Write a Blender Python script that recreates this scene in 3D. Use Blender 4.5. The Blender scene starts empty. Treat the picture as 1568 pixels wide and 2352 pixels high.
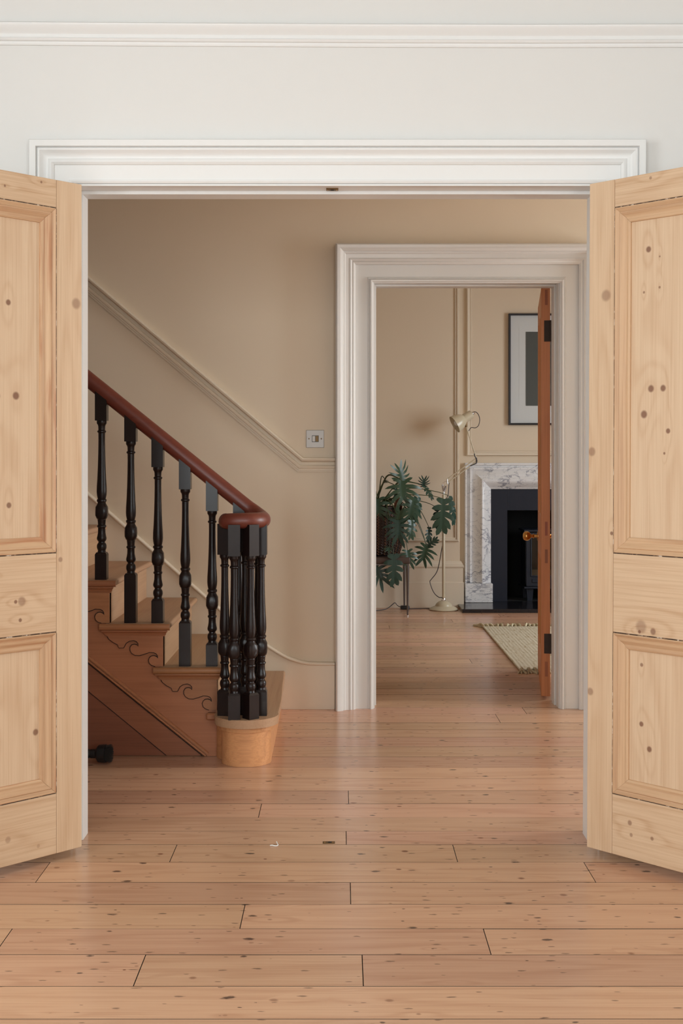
import bpy, bmesh, math, random
from mathutils import Vector, Matrix

S = bpy.context.scene
COL = S.collection
random.seed(7)

# ------------------------------------------------------------------ camera, light, exposure
F, H0, CX, CY = 2800.0, 1.2, 784.0, 1060.0          # focal length (px of 1568x2352), eye height, vanishing point
cam = bpy.data.cameras.new('camera')
cam.sensor_fit = 'VERTICAL'; cam.sensor_height = 36.0
cam.lens = F / 2352 * 36.0
cam.shift_y = -(1176 - CY) / 2352
cam.clip_start = 0.05
cam_ob = bpy.data.objects.new('camera', cam); COL.objects.link(cam_ob)
cam_ob.location = (0, 0, H0); cam_ob.rotation_euler = (math.pi / 2, 0, 0)
S.camera = cam_ob
S.view_settings.view_transform = 'Standard'; S.view_settings.look = 'None'
S.view_settings.gamma = 1.0; S.view_settings.use_curve_mapping = False
S.view_settings.exposure = 0.14
S.cycles.max_bounces = 7; S.cycles.caustics_reflective = False; S.cycles.caustics_refractive = False; S.cycles.adaptive_threshold = 0.02

W = bpy.data.worlds.new('world'); S.world = W; W.use_nodes = True
bg = W.node_tree.nodes['Background']; bg.inputs[0].default_value = (0.80, 0.90, 1.0, 1); bg.inputs[1].default_value = 1.5

def area(name, loc, rot, sx, sy, power, color):
    l = bpy.data.lights.new(name, 'AREA'); l.shape = 'RECTANGLE'; l.size = sx; l.size_y = sy
    l.energy = power; l.color = color
    o = bpy.data.objects.new(name, l); COL.objects.link(o); o.location = loc; o.rotation_euler = rot
    return o
R90 = math.pi / 2
# daylight only: one sky-facing lamp outside each window built further down, behind its glass,
# tipped down a little as light from the sky comes in from above
area('window_rear_left_offscreen', (-1.35, -1.98, 1.65), (R90 - .22, 0, 0), 1.3, 2.0, 84, (0.93, 0.98, 1.0))
area('window_rear_right_offscreen', (1.35, -1.98, 1.65), (R90 - .22, 0, 0), 1.3, 2.0, 84, (0.93, 0.98, 1.0))
area('window_side_offscreen', (-2.93, 0.9, 1.65), (R90 - .22, 0, -R90), 1.9, 2.0, 100, (0.93, 0.98, 1.0))
area('window_hall_offscreen', (4.78, 4.93, 1.47), (R90 - .15, 0, R90), 1.2, 2.0, 170, (0.90, 0.95, 1.0))
area('window_back_room_offscreen', (3.98, 8.0, 1.65), (R90 - .45, 0, R90), 1.8, 2.1, 125, (0.90, 0.95, 1.0))

# ------------------------------------------------------------------ helpers
WL = {}

def PT(px, py, Y):
    return Vector(((px - CX) * Y / F, Y, H0 - (py - CY) * Y / F))

def finish(o, label=None, cat=None, group=None, kind=None):
    if label: o['label'] = label
    if cat: o['category'] = cat
    if group: o['group'] = group
    if kind: o['kind'] = kind
    return o

def empty(name, loc=(0, 0, 0), rotz=0.0, label=None, cat=None, group=None, kind=None):
    o = bpy.data.objects.new(name, None); COL.objects.link(o)
    o.location = loc; o.rotation_euler = (0, 0, rotz); o.empty_display_size = 0.05
    WL[o.name] = Vector(loc)
    return finish(o, label, cat, group, kind)

def obj(name, bm, m, parent=None, local=False, smooth=None, label=None, cat=None, group=None, kind=None, loc=None):
    """one bmesh -> one object; vertices are in world coordinates unless local=True"""
    bmesh.ops.recalc_face_normals(bm, faces=bm.faces)
    off = Vector((0, 0, 0))
    if parent is not None: off = WL[parent.name]
    elif loc is not None: off = Vector(loc)
    if not local and off.length > 0: bmesh.ops.translate(bm, verts=bm.verts, vec=-off)
    me = bpy.data.meshes.new(name); bm.to_mesh(me); bm.free()
    if smooth is not None:
        for p in me.polygons: p.use_smooth = True
        me.set_sharp_from_angle(angle=math.radians(smooth))
    if m: me.materials.append(m)
    o = bpy.data.objects.new(name, me); COL.objects.link(o)
    if parent is not None: o.parent = parent; WL[o.name] = off
    else: o.location = off; WL[o.name] = off
    return finish(o, label, cat, group, kind)

def box(bm, a, b, bev=0.0, seg=1):
    a = Vector(a); b = Vector(b)
    c = (a + b) / 2; s = Vector((abs(b.x - a.x), abs(b.y - a.y), abs(b.z - a.z)))
    r = bmesh.ops.create_cube(bm, size=1.0, matrix=Matrix.Translation(c) @ Matrix.Diagonal((s.x, s.y, s.z, 1)))
    if bev > 0:
        es = list({e for v in r['verts'] for e in v.link_edges})
        bmesh.ops.bevel(bm, geom=es, offset=bev, segments=seg, affect='EDGES', profile=0.5, clamp_overlap=True)
    return bm

def nb(*args, **kw):
    bm = bmesh.new()
    if args: box(bm, *args, **kw)
    return bm

def prism(bm, pts, mp, w0, w1):
    """2-D polygon pts extruded between w0 and w1; mp(a, b, w) -> Vector"""
    A = [bm.verts.new(mp(a, b, w0)) for a, b in pts]; B = [bm.verts.new(mp(a, b, w1)) for a, b in pts]
    n = len(pts)
    bm.faces.new(A); bm.faces.new(B)
    for i in range(n): bm.faces.new((A[i], A[(i + 1) % n], B[(i + 1) % n], B[i]))
    return bm

def mould(bm, prof, path, mp, closed=False):
    """moulding profile (u across, w out) swept along a 2-D path with mitred corners; u points to the left of the path"""
    n = len(path); rings = []
    for i in range(n):
        p = Vector(path[i])
        d0 = d1 = None
        if closed or i > 0: d0 = (p - Vector(path[i - 1])).normalized()
        if closed or i < n - 1: d1 = (Vector(path[(i + 1) % n]) - p).normalized()
        d0 = d0 or d1; d1 = d1 or d0
        n0 = Vector((-d0.y, d0.x)); n1 = Vector((-d1.y, d1.x))
        m = (n0 + n1).normalized(); m = m / max(0.2, m.dot(n0))
        rings.append([bm.verts.new(mp(p.x + m.x * u, p.y + m.y * u, w)) for u, w in prof])
    k = len(prof)
    for i in range(n if closed else n - 1):
        a, b = rings[i], rings[(i + 1) % n]
        for j in range(k): bm.faces.new((a[j], a[(j + 1) % k], b[(j + 1) % k], b[j]))
    if not closed: bm.faces.new(rings[0]); bm.faces.new(rings[-1])
    return bm

def wallY(Y): return lambda a, b, w: Vector((a, Y - w, b))           # a wall facing the camera

def tube(bm, pts, r, n=8, cap=True, sx=1.0, sy=1.0):
    """tube along 3-D points; r a number or one per point"""
    pts = [Vector(p) for p in pts]; rs = r if isinstance(r, (list, tuple)) else [r] * len(pts)
    rings = []; side = None
    for i, p in enumerate(pts):
        t = (pts[min(i + 1, len(pts) - 1)] - pts[max(i - 1, 0)]).normalized()
        if side is None:
            up = Vector((0, 0, 1)) if abs(t.z) < 0.9 else Vector((0, 1, 0))
            side = t.cross(up).normalized()
        side = (side - t * side.dot(t)).normalized(); up = side.cross(t).normalized()
        rings.append([bm.verts.new(p + side * math.cos(2 * math.pi * k / n) * rs[i] * sx + up * math.sin(2 * math.pi * k / n) * rs[i] * sy) for k in range(n)])
    for a, b in zip(rings, rings[1:]):
        for k in range(n): bm.faces.new((a[k], a[(k + 1) % n], b[(k + 1) % n], b[k]))
    if cap: bm.faces.new(rings[0]); bm.faces.new(rings[-1])
    return bm

def lathe(bm, prof, c, n=20, axis=Vector((0, 0, 1)), power=None):
    """(r, h) profile turned about an axis through c; closed at both ends"""
    c = Vector(c); axis = Vector(axis).normalized()
    u = axis.orthogonal().normalized(); v = axis.cross(u)
    rings = []
    for r, h in prof:
        rings.append([bm.verts.new(c + axis * h + (u * math.cos(2 * math.pi * k / n) + v * math.sin(2 * math.pi * k / n)) * r) for k in range(n)])
    for a, b in zip(rings, rings[1:]):
        for k in range(n): bm.faces.new((a[k], a[(k + 1) % n], b[(k + 1) % n], b[k]))
    bm.faces.new(rings[0]); bm.faces.new(rings[-1])
    return bm

def smoothpath(pts, sub=6):
    """Catmull-Rom through the points"""
    P = [Vector(p) for p in pts]; out = []
    for i in range(len(P) - 1):
        p0, p1, p2, p3 = P[max(i - 1, 0)], P[i], P[i + 1], P[min(i + 2, len(P) - 1)]
        for k in range(sub):
            t = k / sub
            out.append(0.5 * ((2 * p1) + (p2 - p0) * t + (2 * p0 - 5 * p1 + 4 * p2 - p3) * t * t + (3 * p1 - p0 - 3 * p2 + p3) * t ** 3))
    out.append(P[-1]); return out

# ------------------------------------------------------------------ materials
class NT:
    def __init__(s, name):
        s.m = bpy.data.materials.new(name); s.m.use_nodes = True
        s.t = s.m.node_tree; s.b = s.t.nodes['Principled BSDF']
    def n(s, kind, **kw):
        x = s.t.nodes.new(kind)
        for k, v in kw.items(): setattr(x, k, v)
        return x
    def l(s, a, b): s.t.links.new(a, b)
    def val(s, inp, v):
        if hasattr(v, 'is_linked') or isinstance(v, bpy.types.NodeSocket): s.l(v, inp)
        else: inp.default_value = v
    def math(s, op, a, b=None, c=None, clamp=False):
        x = s.n('ShaderNodeMath', operation=op, use_clamp=clamp); s.val(x.inputs[0], a)
        if b is not None: s.val(x.inputs[1], b)
        if c is not None: s.val(x.inputs[2], c)
        return x.outputs[0]
    def vmath(s, op, a, b=None):
        x = s.n('ShaderNodeVectorMath', operation=op); s.val(x.inputs[0], a)
        if b is not None: s.val(x.inputs[1], b)
        return x.outputs['Value'] if op in ('LENGTH', 'DISTANCE', 'DOT_PRODUCT') else x.outputs[0]
    def noise(s, vec, scale=1.0, detail=2.0, rough=0.5, dist=0.0):
        x = s.n('ShaderNodeTexNoise'); s.l(vec, x.inputs['Vector']); x.inputs['Scale'].default_value = scale
        x.inputs['Detail'].default_value = detail; x.inputs['Roughness'].default_value = rough; x.inputs['Distortion'].default_value = dist
        return x.outputs['Fac']
    def ramp(s, fac, stops):
        x = s.n('ShaderNodeValToRGB'); s.val(x.inputs[0], fac); e = x.color_ramp.elements
        while len(e) < len(stops): e.new(0.5)
        for q, (p, c) in zip(e, stops): q.position = p; q.color = (*c, 1) if len(c) == 3 else c
        return x.outputs[0]
    def mix(s, fac, a, b, mode='MIX'):
        x = s.n('ShaderNodeMix', data_type='RGBA', blend_type=mode); s.val(x.inputs[0], fac)
        for i, v in ((6, a), (7, b)):
            if isinstance(v, tuple): x.inputs[i].default_value = (*v, 1)
            else: s.l(v, x.inputs[i])
        return x.outputs[2]
    def smooth(s, v, lo, hi):
        x = s.n('ShaderNodeMapRange', interpolation_type='SMOOTHSTEP'); s.val(x.inputs[0], v)
        x.inputs[1].default_value = lo; x.inputs[2].default_value = hi
        return x.outputs[0]
    def coords(s): return s.n('ShaderNodeTexCoord').outputs['Object']
    def rnd(s): return s.n('ShaderNodeObjectInfo').outputs['Random']
    def bump(s, h, strength=0.2, dist=0.002):
        x = s.n('ShaderNodeBump'); x.inputs['Strength'].default_value = strength; x.inputs['Distance'].default_value = dist
        s.l(h, x.inputs['Height']); s.l(x.outputs[0], s.b.inputs['Normal'])
    def done(s, color, rough, spec=0.5, metal=0.0, **kw):
        if isinstance(color, tuple): s.b.inputs['Base Color'].default_value = (*color, 1)
        else: s.l(color, s.b.inputs['Base Color'])
        s.val(s.b.inputs['Roughness'], rough)
        s.b.inputs['Specular IOR Level'].default_value = spec; s.b.inputs['Metallic'].default_value = metal
        for k, v in kw.items(): s.b.inputs[k].default_value = v
        return s.m

def srgb(r, g, b):
    f = lambda c: (c / 255 / 12.92) if c / 255 <= 0.04045 else ((c / 255 + 0.055) / 1.055) ** 2.4
    return (f(r), f(g), f(b))

def paint(name, c, rough=0.5, bump=0.05, spec=0.4):
    t = NT(name); v = t.coords()
    big = t.noise(v, 1.3, 1)
    col = t.mix(t.math('MULTIPLY', big, 0.10), c, tuple(x * 0.9 for x in c))
    return t.done(col, rough, spec)

def plain(name, c, rough=0.5, metal=0.0, spec=0.5, nscale=40, amt=0.15):
    t = NT(name); v = t.coords(); n = t.noise(v, nscale, 3)
    col = t.mix(t.math('MULTIPLY', n, amt * 2), c, tuple(x * 0.6 for x in c))
    return t.done(col, rough, spec, metal)

def wood(name, light, dark, axis=2, knots=(), rough=0.45, contrast=1.0, randomise=True, autoknots=0.0, knotcol=(0.09, 0.045, 0.025), ring=34.0, nails=False, spec=0.35, autoscale=(0.34, 0.13), streak=None):
    """pine: fibres and cathedral rings along one axis; knots push the rings aside"""
    t = NT(name); v = t.coords(); sep = t.n('ShaderNodeSeparateXYZ'); t.l(v, sep.inputs[0])
    cs = [sep.outputs[0], sep.outputs[1], sep.outputs[2]]
    g = cs[axis]; others = [cs[i] for i in range(3) if i != axis]
    r = t.rnd() if randomise else None
    gs = t.math('ADD', g, t.math('MULTIPLY', r, 37.0)) if randomise else g
    cmb = t.n('ShaderNodeCombineXYZ'); t.l(gs, cmb.inputs[0]); t.l(others[0], cmb.inputs[1]); t.l(others[1], cmb.inputs[2]); base = cmb.outputs[0]
    fib = t.noise(t.vmath('MULTIPLY', base, (3.0, 170.0, 170.0)), 1, 3, 0.6)
    med = t.noise(t.vmath('MULTIPLY', base, (1.2, 26.0, 26.0)), 1, 2, 0.5)
    low = t.noise(t.vmath('MULTIPLY', base, (0.55, 6.5, 6.5)), 1, 1.5, 0.45)
    kmask = None; push = low
    def addk(d, k, dh=None):
        nonlocal kmask, push
        dh = d if dh is None else dh
        gauss = t.math('POWER', 2.718, t.math('MULTIPLY', t.math('MULTIPLY', dh, dh), -0.16))
        push = t.math('ADD', push, t.math('MULTIPLY', gauss, t.math('MULTIPLY', k, 0.20)))
        core = t.math('MULTIPLY', t.math('SUBTRACT', 1.0, t.smooth(d, 0.55, 1.15)), k)
        kmask = core if kmask is None else t.math('MAXIMUM', kmask, core)
    for (kx, kz, kr, kk) in knots:                                     # in the x-z plane of a door leaf
        c2 = t.n('ShaderNodeCombineXYZ'); t.l(cs[0], c2.inputs[0]); t.l(cs[2], c2.inputs[2])
        dv = t.vmath('MULTIPLY', t.vmath('SUBTRACT', c2.outputs[0], (kx, 0, kz)), (1 / kr, 0, 1 / (kr * 1.1)))
        st_ = (1, 1, .33) if axis == 2 else (.33, 1, 1)
        addk(t.vmath('LENGTH', dv), kk, t.vmath('LENGTH', t.vmath('MULTIPLY', dv, st_)))
    if autoknots > 0:
        sc = autoscale
        wob = t.vmath('MULTIPLY', base, (1 / sc[0], 1 / sc[1], 1.0))
        if axis == 0: wob = t.vmath('MULTIPLY', wob, (1, 1, 0))
        vo = t.n('ShaderNodeTexVoronoi'); t.l(wob, vo.inputs['Vector']); vo.inputs['Scale'].default_value = 1.0
        vc = t.n('ShaderNodeSeparateColor'); t.l(vo.outputs['Color'], vc.inputs[0])
        d = t.vmath('MULTIPLY', t.vmath('SUBTRACT', wob, vo.outputs['Position']), (sc[0] / 0.0105, sc[1] / 0.0085, 1.0))
        warp = t.math('ADD', 0.75, t.math('MULTIPLY', t.noise(base, 40, 1), 0.5))
        size = t.math('ADD', 0.30, t.math('MULTIPLY', vc.outputs[1], 0.95))
        dd = t.math('DIVIDE', t.math('MULTIPLY', t.vmath('LENGTH', d), warp), size)
        sel = t.math('GREATER_THAN', vc.outputs[0], 1.0 - autoknots)
        k = t.math('MULTIPLY', sel, t.math('ADD', 0.35, t.math('MULTIPLY', vc.outputs[2], 0.6)))
        addk(dd, k, t.math('DIVIDE', t.vmath('LENGTH', t.vmath('MULTIPLY', d, (.33, 1, 1))), size))
    rings = t.math('SINE', t.math('MULTIPLY', push, ring * 2.0))
    rings = t.math('POWER', t.math('ADD', 0.5, t.math('MULTIPLY', rings, 0.5)), 2.6)
    ringamt = t.math('MULTIPLY', rings, t.math('MULTIPLY_ADD', med, 0.55, 0.02))
    fac = t.math('ADD', t.math('MULTIPLY', ringamt, 0.70 * contrast), t.math('MULTIPLY', t.smooth(fib, 0.35, 0.8), 0.33 * contrast), clamp=True)
    col = t.mix(fac, light, dark)
    if randomise:
        hs = t.n('ShaderNodeHueSaturation'); t.l(col, hs.inputs['Color'])
        t.l(t.math('ADD', 0.86, t.math('MULTIPLY', r, 0.26)), hs.inputs['Value'])
        r2 = t.math('FRACT', t.math('MULTIPLY', r, 7.31))
        t.l(t.math('ADD', 0.492, t.math('MULTIPLY', r2, 0.014)), hs.inputs['Hue']); hs.inputs['Saturation'].default_value = 1.0
        col = hs.outputs[0]
    if streak:
        st = t.smooth(t.noise(t.vmath('MULTIPLY', base, (4.0, 60.0, 60.0)), 1, 2), 0.5, 0.72)
        col = t.mix(t.math('MULTIPLY', st, 0.6), col, streak)
    if kmask is not None:
        col = t.mix(t.math('MULTIPLY', kmask, 0.9), col, knotcol)
    if nails:                                                          # iron stains and worm marks over the joists
        w2 = t.n('ShaderNodeCombineXYZ'); t.l(cs[0], w2.inputs[0]); t.l(cs[1], w2.inputs[1])
        for (px_, py_, sx_, sy_, rn, thr, amt) in ((0.37, 0.084, 0.013, 0.0070, 0.65, 0.45, 0.85), (0.10, 0.05, 0.012, 0.0036, 1.0, 0.5, 0.6)):
            vv = t.vmath('MULTIPLY', t.vmath('ADD', w2.outputs[0], (0.05, 0.013, 0)), (1 / px_, 1 / py_, 0))
            vo = t.n('ShaderNodeTexVoronoi'); t.l(vv, vo.inputs['Vector']); vo.inputs['Randomness'].default_value = rn
            vo.inputs['Scale'].default_value = 1.0
            vc = t.n('ShaderNodeSeparateColor'); t.l(vo.outputs['Color'], vc.inputs[0])
            d = t.vmath('LENGTH', t.vmath('MULTIPLY', t.vmath('SUBTRACT', vv, vo.outputs['Position']), (px_ / sx_, py_ / sy_, 0)))
            d = t.math('DIVIDE', d, t.math('ADD', 0.35, vc.outputs[1]))
            d = t.math('ADD', d, t.math('MULTIPLY', t.math('SUBTRACT', t.noise(t.vmath('MULTIPLY', v, (60, 220, 1)), 1, 3), 0.5), 1.6))
            mk = t.math('MULTIPLY', t.math('SUBTRACT', 1.0, t.smooth(d, 0.45, 1.0)), t.math('GREATER_THAN', vc.outputs[0], thr))
            col = t.mix(t.math('MULTIPLY', mk, amt), col, (0.055, 0.032, 0.025))
    t.bump(fib, 0.12, 0.0008)
    rr = t.math('ADD', rough - 0.05, t.math('MULTIPLY', med, 0.12))
    return t.done(col, rr, spec)

M = {}
M['white'] = paint('white_paint', (0.745, 0.725, 0.70), 0.55)
M['white_trim'] = paint('white_gloss_paint', (0.80, 0.79, 0.775), 0.35, 0.03)
M['beige'] = paint('beige_wall_paint', (0.725, 0.60, 0.46), 0.6)
M['beige_trim'] = paint('pale_trim_paint', (0.71, 0.68, 0.65), 0.35, 0.03)
M['beige_wood'] = paint('beige_woodwork_paint', (0.74, 0.63, 0.50), 0.4, 0.03)
M['ceiling'] = paint('ceiling_paint', (0.82, 0.81, 0.79), 0.7)
M['floor'] = wood('floor_pine', srgb(213, 170, 138), srgb(170, 117, 86), 0, rough=0.23, autoknots=0.75, nails=True, knotcol=srgb(112, 62, 42), ring=22, spec=0.5)
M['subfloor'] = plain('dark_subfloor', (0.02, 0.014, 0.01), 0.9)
M['pit'] = plain('soot', (0.006, 0.006, 0.007), 0.9)
M['slate'] = plain('slate', (0.015, 0.018, 0.031), 0.5, spec=0.3, nscale=12, amt=0.2)
M['hearth'] = plain('hearth_slate', (0.014, 0.014, 0.018), 0.16, nscale=14, amt=0.2)
M['iron'] = plain('stove_enamel', (0.018, 0.022, 0.036), 0.4, spec=0.35, nscale=30, amt=0.1)
M['black'] = plain('black_plastic', (0.012, 0.012, 0.014), 0.35)
M['cable'] = plain('grey_cable', (0.07, 0.06, 0.065), 0.6)
M['chrome'] = plain('chrome', (0.75, 0.75, 0.76), 0.15, 1.0, amt=0.02)
M['steel'] = plain('brushed_steel', (0.40, 0.36, 0.33), 0.42, 0.35, amt=0.05, nscale=90)
M['brass'] = plain('brass', (0.62, 0.33, 0.10), 0.25, 1.0, amt=0.1)
M['oldbrass'] = plain('worn_brass', (0.20, 0.12, 0.05), 0.5, 0.7, amt=0.3)
M['rust'] = plain('rusty_iron', (0.055, 0.032, 0.022), 0.7, 0.3, amt=0.5)
M['lampcream'] = plain('cream_enamel', (0.62, 0.53, 0.38), 0.25, amt=0.03)
M['seat'] = plain('brown_leather', (0.075, 0.045, 0.035), 0.45, amt=0.2)
M['legmetal'] = plain('dark_leg_metal', (0.16, 0.14, 0.135), 0.35, 0.8)
M['basket'] = plain('dark_rattan', (0.040, 0.022, 0.016), 0.7, amt=0.4)
M['cord'] = plain('tan_cord', (0.24, 0.10, 0.045), 0.7, amt=0.5, nscale=25)
M['soil'] = plain('soil', (0.02, 0.014, 0.01), 0.95, amt=0.4)
M['paper'] = plain('mount_card', (0.78, 0.78, 0.80), 0.8, amt=0.01)
M['frame'] = plain('black_frame', (0.02, 0.02, 0.025), 0.35)
M['artwork'] = plain('dark_green_print', (0.035, 0.055, 0.062), 0.45, nscale=4, amt=0.3)
M['thread'] = plain('white_thread', (0.85, 0.84, 0.82), 0.8, amt=0.02)
M['bristle'] = plain('bristle', (0.055, 0.045, 0.04), 0.7, amt=0.4)
M['log'] = plain('split_log', (0.52, 0.36, 0.20), 0.8, amt=0.3, nscale=25)

M['rail'] = wood('mahogany_rail', srgb(112, 52, 38), srgb(76, 32, 25), 0, rough=0.36, contrast=0.7, randomise=False, spec=0.5)
M['baluster'] = plain('dark_stained_wood', (0.016, 0.008, 0.007), 0.28, spec=0.33, amt=0.3, nscale=30)
M['stair'] = wood('stair_pine', srgb(176, 124, 90), srgb(138, 84, 56), 0, rough=0.5, autoknots=0.25, ring=24)
M['stair_y'] = wood('stair_pine_across', srgb(190, 152, 120), srgb(150, 108, 80), 1, rough=0.5, contrast=0.8, ring=24)
M['string'] = wood('string_pine', srgb(168, 112, 76), srgb(116, 70, 45), 0, rough=0.42, contrast=0.7, autoknots=0.35, ring=20, autoscale=(0.3, 0.2))
M['bull'] = wood('bullnose_pine', srgb(214, 152, 108), srgb(160, 98, 62), 0, rough=0.4, contrast=1.0, ring=26)
M['door3'] = wood('aged_pine', srgb(204, 132, 80), srgb(160, 96, 54), 2, rough=0.45, autoknots=0.3, knotcol=(0.04, 0.02, 0.012))
M['tenon'] = wood('tenon_pine', srgb(150, 88, 58), srgb(120, 64, 40), 2, rough=0.5)
M['grime_shade'] = plain('joint_grime_shade', (0.018, 0.009, 0.006), 0.9)  # near-black for joint lines: dirt, and shade put into the colour

t = NT('paint_residue'); v = t.coords()
n1 = t.noise(t.vmath('MULTIPLY', v, (30, 30, 22)), 1, 4, 0.7)
M['residue'] = t.done(t.ramp(n1, [(0.48, (0.05, 0.025, 0.014)), (0.55, (0.25, 0.15, 0.09)), (0.62, (0.72, 0.66, 0.58))]), 0.7)

t = NT('white_veined_marble'); v = t.coords()
wv = t.n('ShaderNodeTexNoise'); t.l(v, wv.inputs['Vector']); wv.inputs['Scale'].default_value = 3.0; wv.inputs['Detail'].default_value = 4
vv = t.vmath('ADD', t.vmath('MULTIPLY', v, (2.2, 2.2, 5.0)), t.vmath('MULTIPLY', wv.outputs['Color'], (1.3, 1.3, 1.3)))
a1 = t.math('ABSOLUTE', t.math('SUBTRACT', t.noise(vv, 1.6, 5, 0.62), 0.5))
a2 = t.math('ABSOLUTE', t.math('SUBTRACT', t.noise(vv, 3.3, 3, 0.55), 0.47))
v1 = t.math('MULTIPLY', t.math('SUBTRACT', 1.0, t.smooth(a1, 0.002, 0.030)), t.smooth(t.noise(v, 4.0, 2), 0.42, 0.62))
v2 = t.math('MULTIPLY', t.math('SUBTRACT', 1.0, t.smooth(a2, 0.0, 0.02)), 0.45)
vm = t.math('MAXIMUM', v1, v2)
M['marble'] = t.done(t.mix(t.math('MULTIPLY', vm, 0.75), (0.80, 0.79, 0.80), (0.16, 0.17, 0.24)), 0.22, 0.5)

t = NT('jute_rug'); v = t.coords()
ws = t.n('ShaderNodeTexWave', wave_type='BANDS', bands_direction='X'); t.l(v, ws.inputs['Vector']); ws.inputs['Scale'].default_value = 14; ws.inputs['Distortion'].default_value = 1.2; ws.inputs['Detail'].default_value = 2
nn = t.noise(t.vmath('MULTIPLY', v, (70, 9, 1)), 1, 3)
col = t.mix(t.smooth(nn, 0.5, 0.72), (0.52, 0.44, 0.32), (0.36, 0.27, 0.16))
col = t.mix(t.math('MULTIPLY', ws.outputs['Fac'], 0.12), col, (0.70, 0.63, 0.50))
t.bump(t.math('ADD', t.math('MULTIPLY', ws.outputs['Fac'], 0.4), nn), 0.6, 0.004)
M['rug'] = t.done(col, 0.9, 0.2)
M['fringe'] = plain('jute_fringe', (0.60, 0.50, 0.33), 0.9, amt=0.3)

t = NT('leaf'); v = t.coords(); r = t.rnd()
col = t.mix(r, (0.024, 0.060, 0.048), (0.036, 0.078, 0.034))
col = t.mix(t.math('MULTIPLY', t.noise(v, 30, 2), 0.4), col, (0.014, 0.042, 0.032))
M['leaf'] = t.done(col, 0.32, 0.5)
M['stem'] = plain('leaf_stalk', (0.055, 0.075, 0.025), 0.45)

def glassmat(name, tint, amount):
    t = NT(name); out = t.t.nodes['Material Output']
    tr = t.n('ShaderNodeBsdfTransparent'); tr.inputs[0].default_value = (*tint, 1)
    gl = t.n('ShaderNodeBsdfGlossy'); gl.inputs['Roughness'].default_value = 0.05
    mx = t.n('ShaderNodeMixShader'); mx.inputs[0].default_value = amount
    t.l(tr.outputs[0], mx.inputs[1]); t.l(gl.outputs[0], mx.inputs[2]); t.l(mx.outputs[0], out.inputs['Surface'])
    return t.m
M['pane'] = glassmat('window_glass', (0.95, 0.97, 0.97), 0.06)
M['stoveglass'] = glassmat('stove_glass', (0.55, 0.48, 0.42), 0.05)
M['picglass'] = glassmat('picture_glass', (0.97, 0.98, 0.98), 0.05)

# ------------------------------------------------------------------ the setting
Y1, Y1B = 3.80, 3.95            # wall with the double doors: front and hall face
Y2, Y2B = 5.925, 6.13           # hall wall with the stair: front and back-room face
Y3, Y3R = 10.03, 10.22          # back-room end wall and the recessed fireplace wall
XL, XR, ZC = -3.2, 4.5, 3.1

# floor: pine boards running left to right through all three rooms
floor_o = obj('floor', nb((-3.35, -1.75, -0.12), (4.65, 10.75, -0.024)), M['subfloor'],
              label='scrubbed pine floor of wide knotty boards running through all rooms', cat='floor', kind='structure')
lines = [2.625, 2.788, 2.966, 3.131, 3.304, 3.475, 3.652, 3.818, 3.958, 4.108, 4.275, 4.444, 4.615, 4.78, 4.956, 5.13, 5.308, 5.455, 5.60, 5.793]
lo = []; y = 2.625
while y > -1.6: y -= 0.168; lo.append(y)
hi = []; y = 5.793; rr = random.Random(3)
while y < 10.5: y += 0.150 + 0.03 * rr.random(); hi.append(y)
lines = lo[::-1] + lines + hi
JOINT = {2.788: [-0.476, 0.050], 2.966: [-0.845, 0.364], 3.131: [-0.261], 3.304: [0.025], 3.475: [-0.872, 0.725], 3.652: [-0.515, 0.348],
         3.818: [0.015], 4.108: [-0.28], 4.275: [0.025], 2.625: [1.3]}
rj = random.Random(11)
for ya, yb in zip(lines, lines[1:]):
    key = [k for k in JOINT if abs(k - ya) < 1e-4]
    js = list(JOINT[key[0]]) if key else ([rj.uniform(-2.2, -0.7), rj.uniform(0.7, 2.4)] if rj.random() < 0.6 else [rj.uniform(-1.4, 1.4)])
    xs = [-3.3] + [j for j in sorted(js)] + [4.6]
    for xa, xb in zip(xs, xs[1:]):
        dz = rj.uniform(-0.0006, 0.0)
        g0, g1 = rj.uniform(0.0006, 0.0018), rj.uniform(0.0006, 0.0018)
        pk = obj('plank', nb((xa + 0.0011, ya + g0, -0.024), (xb - 0.0011, yb - g1, dz)), M['floor'], floor_o)
        pk.data.materials.append(M['subfloor'])  # board sides dark: gap dirt, with the gap's shade put into the colour
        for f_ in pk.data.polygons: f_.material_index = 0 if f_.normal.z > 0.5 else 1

def wallobj(name, boxes, m, label):
    bm = bmesh.new()
    for a, b in boxes: box(bm, a, b)
    return obj(name, bm, m, label=label, cat='wall', kind='structure')

OXL, OXR_T, OXR_B, OZ = -0.818, 0.792, 0.778, 2.0465                   # clear opening between the stops (right side leans a little)
wallobj('wall_doorway', [((-2.6, Y1, 0), (-0.85, Y1B, ZC)), ((0.822, Y1, 0), (2.6, Y1B, ZC)), ((-0.85, Y1, 2.085), (0.822, Y1B, ZC))], M['white'],
        'white painted wall around the wide double doorway')
wallobj('wall_front_left', [((-2.7, -1.6, 0), (-2.6, 0.0, ZC)), ((-2.7, 1.8, 0), (-2.6, Y1, ZC)), ((-2.7, 0.0, 0), (-2.6, 1.8, 0.65)), ((-2.7, 0.0, 2.55), (-2.6, 1.8, ZC))], M['white'], 'white side wall of the front room beside the left door leaf')
wallobj('wall_front_right', [((2.6, -1.6, 0), (2.7, Y1, ZC))], M['white'], 'white side wall of the front room beside the right door leaf')
wx = [(-1.95, -0.75), (0.75, 1.95)]
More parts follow.
